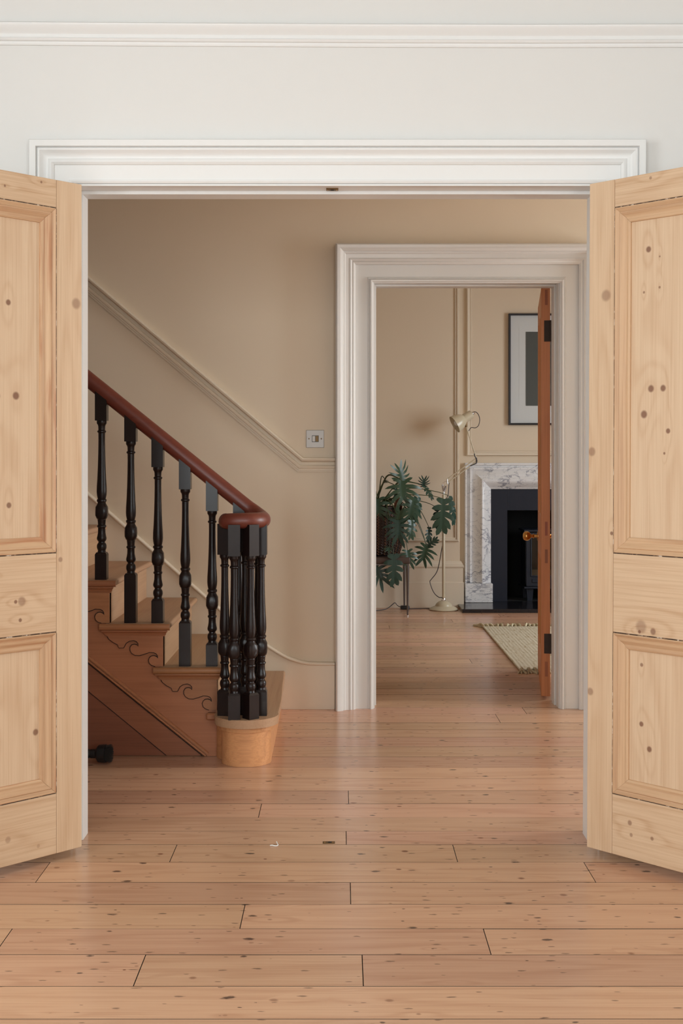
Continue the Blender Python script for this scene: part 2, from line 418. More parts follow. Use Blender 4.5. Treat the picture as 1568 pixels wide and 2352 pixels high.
wallobj('wall_window', [((-2.7, -1.75, 0), (-1.95, -1.6, ZC)), ((-0.75, -1.75, 0), (0.75, -1.6, ZC)), ((1.95, -1.75, 0), (2.7, -1.6, ZC)),
        ((-1.95, -1.75, 0), (-0.75, -1.6, 0.65)), ((0.75, -1.75, 0), (1.95, -1.6, 0.65)), ((-1.95, -1.75, 2.55), (-0.75, -1.6, ZC)), ((0.75, -1.75, 2.55), (1.95, -1.6, ZC))],
        M['white'], 'white front-room wall holding two tall sash windows')
obj('ceiling', nb((-2.7, -1.75, ZC), (2.7, Y1, ZC + 0.1)), M['ceiling'], label='white plaster ceiling of the front room', cat='ceiling', kind='structure')
obj('ceiling', nb((-1.7, Y1, ZC), (4.6, Y2, ZC + 0.1)), M['beige'], label='beige painted ceiling over the hall', cat='ceiling', kind='structure')
obj('ceiling', nb((-1.2, Y2B, 3.0), (3.5, 10.7, 3.1)), M['beige'], label='beige painted ceiling of the fireplace room', cat='ceiling', kind='structure')
obj('ceiling', nb((-3.3, Y1B - 0.1, 5.1), (-1.6, Y2 + 0.1, 5.2)), M['ceiling'], label='white ceiling high above the stairwell', cat='ceiling', kind='structure')
DX0, DX1, DZ = 0.135, 1.078, 2.09
wallobj('wall_hall', [((XL, Y2, 0), (DX0, Y2B, ZC)), ((DX1, Y2, 0), (4.6, Y2B, ZC)), ((DX0, Y2, DZ), (DX1, Y2B, ZC)), ((XL, Y2, ZC), (-1.6, Y2B, 5.1))], M['beige'],
        'beige hall wall beside the staircase with the inner doorway')
wallobj('wall_stair_left', [((XL - 0.1, Y1B, 0), (XL, Y2, 5.1))], M['beige'], 'beige wall at the head of the stairs')
wallobj('wall_stairwell', [((XL, Y1B - 0.1, ZC), (-1.7, Y1B, 5.1)), ((-1.7, Y1B - 0.1, ZC + 0.1), (-1.6, Y2, 5.1)), ((XL - 0.1, Y1B - 0.15, 0), (-2.6, Y1B, ZC))], M['beige'],
        'beige upper wall enclosing the stairwell')
wallobj('wall_hall_right', [((XR, Y1B, 0), (XR + 0.1, 4.38, ZC)), ((XR, 5.48, 0), (XR + 0.1, Y2, ZC)), ((XR, 4.38, 0), (XR + 0.1, 5.48, 0.45)), ((XR, 4.38, 2.45), (XR + 0.1, 5.48, ZC)), ((2.6, Y1B - 0.15, 0), (4.6, Y1B, ZC))],
        M['beige'], 'beige end wall of the hall with a glazed light')
wallobj('wall_back', [((-1.2, Y3, 0), (0.974, 10.7, 3.0))], M['beige'], 'beige panelled end wall behind the plant and lamp')
FX0, FX1, FZ = 1.255, 2.245, 0.965
wallobj('wall_fireplace', [((0.974, Y3R, FZ), (3.5, 10.7, 3.0)), ((0.974, Y3R, 0), (FX0, 10.7, FZ)), ((FX1, Y3R, 0), (3.5, 10.7, FZ))], M['beige'],
        'beige recessed wall around and above the marble fireplace')
wallobj('wall_back_left', [((-1.3, Y2B, 0), (-1.2, 10.7, 3.0))], M['beige'], 'beige left side wall of the fireplace room')
wallobj('wall_back_right', [((3.4, Y2B, 0), (3.5, 7.15, 3.0)), ((3.4, 8.85, 0), (3.5, 10.7, 3.0)), ((3.4, 7.15, 0), (3.5, 8.85, 0.45)), ((3.4, 7.15, 2.45), (3.5, 8.85, 3.0))], M['beige'],
        'beige right side wall of the fireplace room with a window')

def window(n, a0, a1, z0, z1, mp, label, rows=2, cols=2):
    """sash window: frame, bars and one pane object per light; mp(a, z, w): w runs outwards from the inner wall face"""
    c = mp((a0 + a1) / 2, z0, 0.05)
    r = empty('window_%d' % n, c, label=label, cat='window', kind='structure')
    bm = bmesh.new(); fw = 0.05
    def bar(aa, zz, ab, zb, w0=0.03, w1=0.08):
        p, q = mp(aa, zz, w0), mp(ab, zb, w1); box(bm, [min(p[i], q[i]) for i in range(3)], [max(p[i], q[i]) for i in range(3)])
    bar(a0, z0, a0 + fw, z1); bar(a1 - fw, z0, a1, z1); bar(a0, z0, a1, z0 + fw); bar(a0, z1 - fw, a1, z1)
    for i in range(1, rows):
        zz = z0 + (z1 - z0) * i / rows; bar(a0 + fw, zz - 0.02, a1 - fw, zz + 0.02)
    for j in range(1, cols):
        aa = a0 + (a1 - a0) * j / cols; bar(aa - 0.012, z0 + fw, aa + 0.012, z1 - fw, 0.04, 0.07)
    obj('window_frame', bm, M['white_trim'], r)
    for i in range(rows):
        for j in range(cols):
            b2 = bmesh.new()
            p = mp(a0 + (a1 - a0) * j / cols + 0.02, z0 + (z1 - z0) * i / rows + 0.02, 0.053); q = mp(a0 + (a1 - a0) * (j + 1) / cols - 0.02, z0 + (z1 - z0) * (i + 1) / rows - 0.02, 0.057)
            box(b2, [min(p[k], q[k]) for k in range(3)], [max(p[k], q[k]) for k in range(3)])
            obj('pane', b2, M['pane'], r)
window(1, -1.95, -0.75, 0.65, 2.55, lambda a, z, w: Vector((a, -1.6 - w, z)), 'tall white sash window of the front room, opposite the left door leaf')
window(2, 0.75, 1.95, 0.65, 2.55, lambda a, z, w: Vector((a, -1.6 - w, z)), 'tall white sash window of the front room, opposite the right door leaf')
window(5, 0.0, 1.8, 0.65, 2.55, lambda a, z, w: Vector((-2.6 - w, a, z)), 'wide white sash window in the left side wall of the front room', 2, 3)
window(3, 4.38, 5.48, 0.45, 2.45, lambda a, z, w: Vector((XR + w, a, z)), 'glazed light at the end of the hall')
window(4, 7.15, 8.85, 0.45, 2.45, lambda a, z, w: Vector((3.4 + w, a, z)), 'wide window lighting the fireplace room', 2, 3)

# ---- casing of the double doorway
tr = empty('trim_1', (0, Y1, 0), label='broad white moulded casing around the wide double doorway', cat='door casing', kind='structure')
prof1 = [(0, 0), (0, .015), (.005, .015), (.0065, .011), (.008, .0165), (.013, .0195), (.018, .0175), (.0195, .013), (.064, .016), (.0655, .021), (.072, .0255), (.079, .0245), (.084, .020),
         (.092, .021), (.100, .027), (.107, .0345), (.113, .034), (.1165, .029), (.118, .040), (.137, .040), (.139, .037), (.139, 0)]
bm = bmesh.new(); mould(bm, prof1, [(-0.826, 0), (-0.826, 2.056), (0.801, 2.056), (0.786, 0)], wallY(Y1)); obj('architrave', bm, M['white_trim'], tr, smooth=35)
def quadprism(bm, x0b, x0t, x1b, x1t, z0, z1, ya, yb):
    prism(bm, [(x0b, z0), (x1b, z0), (x1t, z1), (x0t, z1)], lambda a, b, w: Vector((a, w, b)), ya, yb)
bm = bmesh.new(); box(bm, (-0.85, Y1 + .001, 0), (-0.828, Y1B, 2.058)); obj('jamb_lining', bm, M['white_trim'], tr)
bm = bmesh.new(); quadprism(bm, 0.788, 0.802, 0.822, 0.822, 0, 2.058, Y1 + .001, Y1B); obj('jamb_lining', bm, M['white_trim'], tr)
bm = bmesh.new(); box(bm, (-0.85, Y1 + .001, 2.058), (0.822, Y1B, 2.085)); obj('head_lining', bm, M['white_trim'], tr)
bm = bmesh.new(); box(bm, (-0.828, 3.862, 0), (-0.818, 3.934, OZ), bev=.001); obj('door_stop', bm, M['white_trim'], tr)
bm = bmesh.new(); quadprism(bm, OXR_B, OXR_T, OXR_B + .011, OXR_T + .011, 0, OZ, 3.862, 3.934); obj('door_stop', bm, M['white_trim'], tr)
bm = bmesh.new(); box(bm, (-0.828, 3.862, OZ), (0.802, 3.934, 2.058), bev=.001); obj('door_stop', bm, M['white_trim'], tr)
# back casing on the hall side
bm = bmesh.new(); mould(bm, prof1, [(-0.826, 0), (-0.826, 2.056), (0.801, 2.056), (0.786, 0)], lambda a, b, w: Vector((a, Y1B + w, b))); obj('architrave', bm, M['beige_trim'], tr, smooth=35)
# bolt keep plate in the head
k = empty('bolt_keep', (-0.029, 3.835, 2.0575), label='small worn brass bolt keep let into the white door head', cat='bolt keep')
obj('plate', nb((-0.048, 3.824, 2.0545), (-0.010, 3.852, 2.0585), bev=.001), M['oldbrass'], k)
for sx in (-0.043, -0.015):
    bm = bmesh.new(); lathe(bm, [(.003, 0), (.003, .0012)], (sx, 3.838, 2.0535), 8); obj('screw', bm, M['brass'], k)
bm = bmesh.new(); lathe(bm, [(.006, 0), (.006, .0008)], (-0.029, 3.838, 2.0540), 10); obj('bolt_hole', bm, M['pit'], k)

# ---- picture rail
prp = [(0, 0), (0, .006), (.006, .010), (.010, .010), (.012, .016), (.018, .020), (.022, .016), (.032, .016), (.042, .024), (.052, .034), (.060, .036), (.064, .030), (.064, 0)]
bm = bmesh.new()
mould(bm, prp, [(-2.6, 2.505), (-1.06, 2.497), (-0.5, 2.493), (0.1, 2.490), (0.6, 2.4885), (1.06, 2.490), (2.6, 2.492)], wallY(Y1))
obj('trim_2', bm, M['white_trim'], smooth=35, label='white picture rail running above the double doorway', cat='picture rail', kind='structure')

# ---- casing of the inner doorway
tr = empty('trim_3', (0.6, Y2, 0), label='deep pale stepped casing around the inner hall doorway', cat='door casing', kind='structure')
prof2 = [(0, 0), (0, .010), (.004, .012), (.008, .020), (.013, .022), (.018, .018), (.021, .010), (.026, .013), (.030, .008), (.087, .010), (.089, .026), (.098, .032), (.104, .030), (.108, .034), (.112, .038),
         (.118, .034), (.135, .040), (.141, .049), (.146, .050), (.149, .058), (.158, .064), (.166, .070), (.176, .072), (.181, .066), (.184, .062), (.185, 0)]
bm = bmesh.new(); mould(bm, prof2, [(0.156, 0), (0.156, 2.066), (1.060, 2.066), (1.060, 0)], wallY(Y2)); obj('architrave', bm, M['beige_trim'], tr, smooth=35)
obj('jamb_lining', nb((0.135, Y2 + .001, 0), (0.161, Y2B, 2.071)), M['beige_trim'], tr)
obj('jamb_lining', nb((1.0545, Y2 + .001, 0), (1.078, Y2B, 2.071)), M['beige_trim'], tr)
obj('head_lining', nb((0.135, Y2 + .001, 2.071), (1.078, Y2B, 2.09)), M['beige_trim'], tr)
obj('door_stop', nb((0.161, 6.0, 0), (0.170, 6.06, 2.062), bev=.001), M['beige_trim'], tr)
obj('door_stop', nb((1.0455, 6.0, 0), (1.0545, 6.06, 2.062), bev=.001), M['beige_trim'], tr)
obj('door_stop', nb((0.161, 6.0, 2.062), (1.0545, 6.06, 2.071), bev=.001), M['beige_trim'], tr)
bm = bmesh.new(); mould(bm, prof1, [(0.150, 0), (0.150, 2.076), (1.066, 2.076), (1.066, 0)], lambda a, b, w: Vector((a, Y2B + w * .55, b))); obj('architrave', bm, M['beige_trim'], tr, smooth=35)

# ---- dado rail climbing the stair wall
ddp = [(-.035, 0), (-.035, .006), (-.030, .008), (-.026, .008), (-.025, .013), (-.018, .014), (-.016, .019), (-.008, .022), (-.003, .018), (.001, .011), (.009, .009), (.015, .011), (.017, .022), (.021, .029), (.028, .032), (.034, .029), (.036, .020), (.036, 0)]
def W2(px, py, Y): return ((px - CX) * Y / F, H0 - (py - CY) * Y / F)
ka = W2(690, 1068, Y2); kb = W2(203, 656, Y2)
sl = (kb[1] - ka[1]) / (kb[0] - ka[0])
bm = bmesh.new(); mould(bm, [(u, w * 1.15) for u, w in ddp], [(-3.2, ka[1] + sl * (-3.2 - ka[0])), ka, (-0.030, ka[1])], wallY(Y2)); obj('trim_4', bm, M['beige_wood'], smooth=35,
    label='painted dado rail sloping down the stair wall and levelling at the switch', cat='dado rail', kind='structure')

# ---- wall string / skirting beside the stairs
Yk = Y2 - 0.02
kp = [W2(*p, Yk) for p in ((376, 1288), (472, 1372), (560, 1446), (613, 1483), (652, 1507), (682, 1518.5), (713, 1524), (769, 1525))]
s0 = (kp[1][1] - kp[0][1]) / (kp[1][0] - kp[0][0])
top = [(-3.2, kp[0][1] + s0 * (-3.2 - kp[0][0]))] + kp
top = [(a.x, a.y) for a in [Vector((p[0], p[1])) for p in top]]
sm = [(p.x, p.y) for p in smoothpath([(x, z, 0) for x, z in top[1:]], 4)]; top = [top[0]] + sm
b = empty('baseboard_stair', (-1.0, Y2, 0), label='painted skirting that sweeps up along the stairs', cat='skirting', kind='structure')
bm = bmesh.new(); prism(bm, [(-3.2, 0)] + top + [(top[-1][0], 0)], wallY(Y2), 0.0, 0.02); obj('skirting_board', bm, M['beige_wood'], b)
bm = bmesh.new(); mould(bm, [(-.008, .019), (-.0075, .025), (-.003, .030), (.003, .030), (.0075, .025), (.008, .019), (.008, 0), (-.008, 0)], top, wallY(Y2)); obj('bead', bm, M['beige_wood'], b, smooth=50)
obj('baseboard_hall_right', nb((1.245, Y2 - .02, 0), (4.5, Y2, 0.22), bev=.004), M['beige_wood'], label='painted skirting of the hall right of the inner doorway', cat='skirting', kind='structure')
obj('baseboard_front_left', nb((-2.6, Y1 - .02, 0), (-0.966, Y1, 0.22), bev=.004), M['white_trim'], label='white skirting behind the left door leaf', cat='skirting', kind='structure')
obj('baseboard_front_right', nb((0.93, Y1 - .02, 0), (2.6, Y1, 0.22), bev=.004), M['white_trim'], label='white skirting behind the right door leaf', cat='skirting', kind='structure')

# ------------------------------------------------------------------ the double doors
def pine(name, axis, knots, streak=None, light=(214, 184, 152), dark=(178, 134, 96), contrast=1.0):
    return wood(name, srgb(*light), srgb(*dark), axis, knots, rough=0.5, contrast=contrast, randomise=False, ring=24, knotcol=srgb(120, 78, 58), streak=streak)

DZ0, DZ1 = 0.024, 2.045
def leaf(n, hinge, ang, side, label, K, tilt=0.0):
    """hung leaf; local x runs from the hinge to the free edge, the seen face is y = 0, thickness goes to +side*y"""
    r = empty('door_%d' % n, hinge, ang, label=label, cat='door', kind='structure')
    r.rotation_euler = (0, tilt, ang)
    w, th = 0.785, 0.040 * side
    st = 0.088
    zr = [(DZ0, 0.204), (0.690, 0.925), (1.962, DZ1)]
    yb = lambda a, b, d0, d1: ((a[0], min(d0 * side, d1 * side), a[1]), (b[0], max(d0 * side, d1 * side), b[1]))
    def bx(name, x0, z0, x1, z1, d0, d1, m, parent=r, bev=.0012):
        a, b = yb((x0, z0), (x1, z1), d0, d1); return obj(name, nb(a, b, bev=bev), m, parent, local=True)
    bx('stile', 0, DZ0, st, DZ1, 0, .040, pine('stile_pine_%d' % n, 2, K['stile'], light=(215, 185, 153)))
    bx('stile', w - st, DZ0, w, DZ1, 0, .040, pine('stile_pine_b_%d' % n, 2, []))
    for i, (a, b_) in enumerate(zr):
        bx('rail', st + .0008, a, w - st - .0008, b_, .0003, .0397, pine('rail_pine_%d_%d' % (n, i), 0, K['rail'][i], contrast=1.3))
    pm = pine('panel_pine_%d' % n, 2, K['panel'], contrast=0.9, light=(216, 187, 156))
    mm = wood('moulding_pine_%d' % n, srgb(208, 172, 136), srgb(160, 112, 76), 2, rough=0.45, contrast=1.0, randomise=False, ring=20, streak=srgb(168, 104, 66) if n == 1 else None)
    mh = wood('moulding_pine_across_%d' % n, srgb(208, 172, 136), srgb(160, 112, 76), 0, rough=0.45, contrast=1.0, randomise=False, ring=20, streak=srgb(176, 112, 74) if n == 1 else None)
    for (z0, z1) in ((0.204, 0.690), (0.925, 1.962)):
        bx('panel', st + .0008, z0, w - st - .0008, z1, .016, .026, pm, bev=0)
        prof = [(-.050, .0), (-.0495, .006), (-.046, .009), (-.041, .0095), (-.037, .0075), (-.033, .008), (-.027, .0125), (-.022, .0165), (-.018, .017), (-.0155, .014), (-.011, .0155), (-.006, .020), (-.0035, .0195), (-.0025, .014), (-.0025, 0)]
        x0, x1 = st, w - st
        mp = lambda a, b, ww: Vector((a, (.017 - ww) * side, b))
        c = [(x0, z0), (x0, z1), (x1, z1), (x1, z0)]                    # clockwise, u is outward
        for i in range(4):
            p, q = Vector(c[i]), Vector(c[(i + 1) % 4]); d = (q - p).normalized(); nrm = Vector((-d.y, d.x))
            bm = bmesh.new(); A, B = [], []
            for u, ww in prof:
                A.append(bm.verts.new(mp(*(p + nrm * u - d * u + d * .0003), ww))); B.append(bm.verts.new(mp(*(q + nrm * u + d * u - d * .0003), ww)))
            kk = len(prof)
            for j in range(kk): bm.faces.new((A[j], A[(j + 1) % kk], B[(j + 1) % kk], B[j]))
            bm.faces.new(A); bm.faces.new(B)
            obj('panel_moulding', bm, mm if i % 2 == 0 else mh, r, local=True, smooth=35)
            # old paint left in the joint
            bm = bmesh.new(); s_ = .0027
            qd = [p + d * .004, q - d * .004, q - d * .004 - nrm * s_, p + d * .004 - nrm * s_]
            prism(bm, [(v_.x, v_.y) for v_ in qd], mp, .0, .0162); obj('paint_residue', bm, M['residue'], r, local=True)
    for zc in (0.35, 1.05, 1.75):
        bm = bmesh.new(); lathe(bm, [(.005, -.045), (.006, -.045), (.006, .045), (.005, .045)], (-0.004, .043 * side, zc), 10)
        box(bm, (-.0035, min(.012 * side, .04 * side), zc - .045), (-.0005, max(.012 * side, .04 * side), zc + .045)); obj('hinge', bm, M['oldbrass'], r, local=True)
    bm = bmesh.new(); lathe(bm, [(.012, 0), (.012, .02), (.02, .03), (.026, .042), (.024, .056), (.012, .062)], (w - .045, 0, 0.98), 16, axis=(0, -side, 0))
    obj('door_knob', bm, M['brass'], r, local=True, smooth=40)
    return r

# left leaf opened towards the room and to the left: local x -> (-0.707,-0.707); seen face normal (+,-)
KL = {'stile': [(.020, 1.68, .017, .55), (.075, 0.905, .008, .6)],
      'rail': [[(.25, .10, .010, .4), (.15, .06, .006, .3)], [(.205, .79, .014, .55), (.225, .79, .006, .9), (.21, .735, .006, .9), (.30, .87, .004, .8)], [(.14, 2.03, .004, .8), (.26, 2.0, .004, .8)]],
      'panel': [(.240, 1.665, .009, .95), (.215, 1.393, .012, .95), (.275, 1.39, .010, .8), (.238, 1.072, .009, .9), (.283, .395, .010, .95), (.150, .395, .010, .9), (.36, .60, .009, .9), (.40, 1.2, .012, .9), (.33, 1.85, .007, .8)]}
# place x of a knot from the photograph: seen part of the leaf is local x < 0.28
ANG = math.radians(225)
leaf(1, (-0.792, 3.72, 0), ANG, -1, 'stripped pine panelled door leaf with red-streaked mouldings, folded back left of the doorway', KL)
KR = {'stile': [(.060, 1.70, .018, .55), (.012, 1.23, .014, .6), (.083, .985, .006, .9), (.010, .50, .012, .6)],
      'rail': [[(.15, .13, .008, .7), (.155, .095, .006, .6), (.225, .10, .006, .7)], [(.185, .715, .020, .5), (.180, .700, .006, 1.0), (.225, .705, .010, .8)], [(.21, 2.03, .005, .6)]],
      'panel': [(.195, 1.825, .0095, .95), (.205, 1.415, .011, .95), (.245, 1.415, .010, .95), (.182, 1.34, .012, .95), (.262, 1.29, .008, .95), (.25, 1.225, .004, .9), (.18, 1.70, .004, .8), (.232, 1.71, .004, .8), (.232, 1.80, .003, .8),
                (.178, .425, .008, .95), (.205, .355, .009, .95), (.178, .60, .006, .8), (.36, 1.6, .011, .9), (.42, .5, .010, .9), (.38, 1.15, .010, .9)]}
leaf(2, (0.748, 3.72, 0), math.radians(-45.5), 1, 'stripped pine panelled door leaf with clustered knots, folded back right of the doorway', KR, tilt=math.radians(0.30))

# ------------------------------------------------------------------ inner door, swung into the back room
hx, hy = 1.052, 6.150
r = empty('door_3', (hx, hy, 0.0), math.radians(82), label='orange aged pine inner door seen edge-on, swung into the fireplace room', cat='door', kind='structure')
# local x along the leaf (away), local +y to the left (its thickness)
Wd, Td = 0.86, 0.044
obj('stile', nb((0, 0, .015), (.105, Td, 2.083), bev=.0015), M['door3'], r, local=True)
obj('stile', nb((Wd - .105, 0, .015), (Wd, Td, 2.083), bev=.0015), M['door3'], r, local=True)
for a, b_ in ((.015, .22), (.69, .92), (1.97, 2.083)): obj('rail', nb((.106, .0005, a), (Wd - .106, Td - .0005, b_), bev=.001), M['door3'], r, local=True)
for a, b_ in ((.22, .69), (.92, 1.97)):
    for x0, x1 in ((.106, .41), (.45, Wd - .106)):
        obj('panel', nb((x0, .016, a), (x1, Td - .016, b_)), M['door3'], r, local=True)
        for sy in (0, 1):
            pf = [(-.028, .0), (-.027, .006), (-.018, .010), (-.008, .011), (-.001, .016), (-.001, 0)]
            bm = bmesh.new(); mould(bm, pf, [(x0, a), (x0, b_), (x1, b_), (x1, a)], (lambda p, q, w: Vector((p, Td - .016 + w, q))) if sy else (lambda p, q, w: Vector((p, .016 - w, q))), closed=True)
            obj('panel_moulding', bm, M['door3'], r, local=True, smooth=40)
    obj('muntin', nb((.41, .0005, a), (.45, Td - .0005, b_), bev=.001), M['door3'], r, local=True)
for a, b_ in ((1.990, 2.067), (.826, .896), (.687, .756), (.115, .190)):
    obj('wedged_tenon', nb((-.0006, .012, a), (.01, .026, b_)), M['tenon'], r, local=True)
for a, b_ in ((1.805, 1.912), (.231, .331)):
    h = obj('hinge', nb((-.0015, .001, a), (.004, .030, b_), bev=.0006), M['rust'], r, local=True, label='rusty iron butt hinge')
    bm = bmesh.new(); lathe(bm, [(.004, a), (.0055, a), (.0055, b_), (.004, b_)], (-.004, -.002, 0), 10); obj('hinge_pin', bm, M['rust'], h, local=True)
for sy in (-1, 1):
    y0 = Td if sy > 0 else 0
    kn = obj('door_knob', lathe(bmesh.new(), [(.009, .004), (.009, .022), (.014, .026), (.0085, .031), (.010, .040), (.020, .046), (.027, .058), (.0275, .068), (.022, .080), (.010, .086)], (Wd - .06, y0, .775), 20, axis=(0, sy, 0)), M['brass'], r, local=True, smooth=40, label='round brass door knob')
    obj('rose', lathe(bmesh.new(), [(.026, 0), (.026, .003), (.018, .006), (.012, .0065)], (Wd - .06, y0, .775), 20, axis=(0, sy, 0)), M['brass'], kn, local=True, smooth=40)

# ------------------------------------------------------------------ staircase
RISE, GO = 0.1765, 0.2185
Z = lambda n: 0.012 + RISE * n
RX = lambda n: -0.507 - GO * (n - 2)                                   # riser face of step n (n >= 2)
YS = 4.965                                                             # face of the outer string
st = empty('staircase', (-0.38, 4.9, 0), label='scrubbed pine cut-string staircase with scroll brackets climbing the hall wall', cat='staircase')
NST = 13
for n in range(2, NST + 1):
    xn = RX(n); xb = RX(n + 1)
    # riser and tread
    obj('riser', nb((xn - .018, YS + .004, Z(n - 1) - (.0 if n > 2 else .0)), (xn, Y2 - .021, Z(n) - .026)), M['stair_y'], st)
    bm = nb((xb - .012, YS - .022, Z(n) - .026), (xn + .028, Y2 - .021, Z(n)))
    es = [e for e in bm.edges if all(abs(v_.co.x - (xn + .028)) < 1e-5 for v_ in e.verts) and abs(e.verts[0].co.z - e.verts[1].co.z) < 1e-5]
    bmesh.ops.bevel(bm, geom=es, offset=.012, segments=4, affect='EDGES', profile=0.5)
    obj('tread', bm, M['stair_y'], st, smooth=40)
    # returned nosing along the open end and the cove below it
    bm = bmesh.new()
    pf = [(Z(n) - .026, 0), (Z(n), 0), (Z(n), .006), (Z(n) - .004, .012), (Z(n) - .013, .0155), (Z(n) - .022, .012), (Z(n) - .026, .006)]
    x0, x1 = xb - .036, xn + .030
    A = [bm.verts.new((x0, YS - .022 - w, z)) for z, w in pf]; B = [bm.verts.new((x1, YS - .022 - w, z)) for z, w in pf]
    for j in range(len(pf)): bm.faces.new((A[j], A[(j + 1) % len(pf)], B[(j + 1) % len(pf)], B[j]))
    bm.faces.new(A); bm.faces.new(B); obj('nosing_return', bm, M['string'], st, smooth=50)
    bm = bmesh.new()
    pf = [(Z(n) - .0265, 0), (Z(n) - .0265, .028), (Z(n) - .031, .028), (Z(n) - .034, .023), (Z(n) - .040, .018), (Z(n) - .045, .017), (Z(n) - .046, .012), (Z(n) - .052, .011), (Z(n) - .052, 0)]
    A = [bm.verts.new((x0 + .038 - w * 1.1, YS - w, z)) for z, w in pf]; B = [bm.verts.new((x1 - .030 + w * .75, YS - w, z)) for z, w in pf]
    for j in range(len(pf)): bm.faces.new((A[j], A[(j + 1) % len(pf)], B[(j + 1) % len(pf)], B[j]))
    bm.faces.new(A); bm.faces.new(B); obj('cove_moulding', bm, M['string'], st, smooth=40)
    # scroll bracket
    wv = [(610, 880), (610, 1112), (550, 1112), (524, 1104), (506, 1088), (499, 1065), (506, 1044), (522, 1031), (542, 1028), (560, 1035), (571, 1048), (569, 1030), (558, 1014), (540, 1006), (505, 1004), (470, 1017), (430, 1028), (395, 1026),
          (370, 1010), (358, 988), (358, 966), (370, 947), (390, 940), (408, 945), (421, 957), (420, 937), (408, 921), (385, 913), (352, 918), (328, 934), (310, 969), (272, 969), (262, 945), (225, 925), (196, 903), (182, 880)]
    pts = [(xn + (a - 610) * 5.315e-4, Z(n) - .052 - (b_ - 880) * 5.315e-4) for a, b_ in wv]
    bm = bmesh.new(); prism(bm, pts, wallY(YS), 0.0, .009); sbk = obj('scroll_bracket', bm, M['string'], st)
    bm = bmesh.new(); tube(bm, [Vector((a, YS - .0080, b_)) for a, b_ in pts[2:]], .0018, 5); obj('joint_line', bm, M['grime_shade'], sbk)  # dark tube edging the bracket: joint dirt plus shadow put in as colour
# outer string: stepped top, sloping foot
gl = lambda x: .394 + (-.548 - -1.029) * 0 + (.0055 - .394) / (-.548 + 1.029) * (x + 1.029)     # groove line
pts = [(-.548, 0.0), (-.500, 0.0), (-.500, Z(1) - .03), (RX(2), Z(1) - .03)]
for n in range(2, NST + 1): pts += [(RX(n), Z(n) - .027), (RX(n + 1), Z(n) - .027)]
pts += [(RX(NST + 1), gl(RX(NST + 1)) + .004), (-.553, .004 + gl(-.553) - .004)]
bm = bmesh.new(); prism(bm, pts, lambda a, b, w: Vector((a, w, b)), YS, YS + .03); obj('outer_string', bm, M['string'], st)
bm = bmesh.new()
mould(bm, [(-.013, 0), (-.013, .005), (-.009, .010), (-.004, .010), (-.003, .003), (.001, .003), (.002, .009), (.008, .009), (.011, .004), (.011, 0)], [(-.548, .006), (-3.1, gl(-3.1))], wallY(YS + .001)); obj('string_bead', bm, M['string'], st, smooth=40)
g2 = lambda x: .26 + (.0216 - .26) / (-.739 + 1.029) * (x + 1.029)
dg = wood('spandrel_pine_board', srgb(146, 92, 64), srgb(100, 58, 38), 0, rough=0.45, contrast=0.8, autoknots=0.4, ring=18, autoscale=(0.25, 0.2))
x00 = -3.1
for dz in (-.0175, .0145):
    bm = bmesh.new(); tube(bm, [(-.548 if dz > 0 else -.568, YS - .0005, .006 + dz if dz > 0 else .003), (-3.1, YS - .0005, gl(-3.1) + dz)], .0016, 5); obj('joint_line', bm, M['grime_shade'], st)
bm = bmesh.new(); tube(bm, [(-.714, YS + .004, .002), (-3.1, YS + .004, g2(-3.1))], .0014, 5); obj('joint_line', bm, M['grime_shade'], st)
bm = bmesh.new(); prism(bm, [(-.560, .0015), (-.714, .0015), (x00, g2(x00)), (x00, gl(x00) - .006)], lambda a, b, w: Vector((a, w, b)), YS + .004, YS + .026); obj('spandrel_board', bm, dg, st)
bm = bmesh.new(); prism(bm, [(-.717, .0015), (x00, .0015), (x00, g2(x00) - .002)], lambda a, b, w: Vector((a, w, b)), YS + .006, YS + .024); obj('spandrel_panel', bm, dg, st)
# bullnose first step
bc, br = Vector((-.380, 4.884)), .128
def curtail(rad, xr_wall, xl, y_back, n=22):
    pts = [(xl, y_back), (xr_wall, y_back), (bc.x + rad - .004, bc.y + .30)]
    for i in range(n + 1):
        a = math.radians(12 - 204 * i / n); pts.append((bc.x + rad * math.cos(a), bc.y + rad * math.sin(a)))
    pts.append((xl, YS - .02)); return pts
mpz = lambda a, b, w: Vector((a, b, w))
def bodyprism(rad, xr, z0, z1, name, m, bev=0):
    bm = bmesh.new(); prism(bm, curtail(rad, xr, -.506, Y2 - .021), mpz, z0, z1)
    if bev:
        es = [e for e in bm.edges if abs(e.verts[0].co.z - e.verts[1].co.z) < 1e-6]
        bmesh.ops.bevel(bm, geom=es, offset=bev, segments=4, affect='EDGES', profile=0.5)
    return obj(name, bm, m, st, smooth=40)
bodyprism(.100, -.292, 0.0, .136, 'bullnose_riser', M['bull'])
bodyprism(.109, -.283, .136, .1555, 'cove_moulding', M['bull'])
bodyprism(br, -.272, .1555, Z(1), 'tread', M['stair_y'], bev=.014)
bm = bmesh.new(); box(bm, (-.548, YS - .035, Z(1) - .036), (-.500, YS - .0005, Z(1) - .008), bev=.006); obj('nosing_return', bm, M['string'], st)

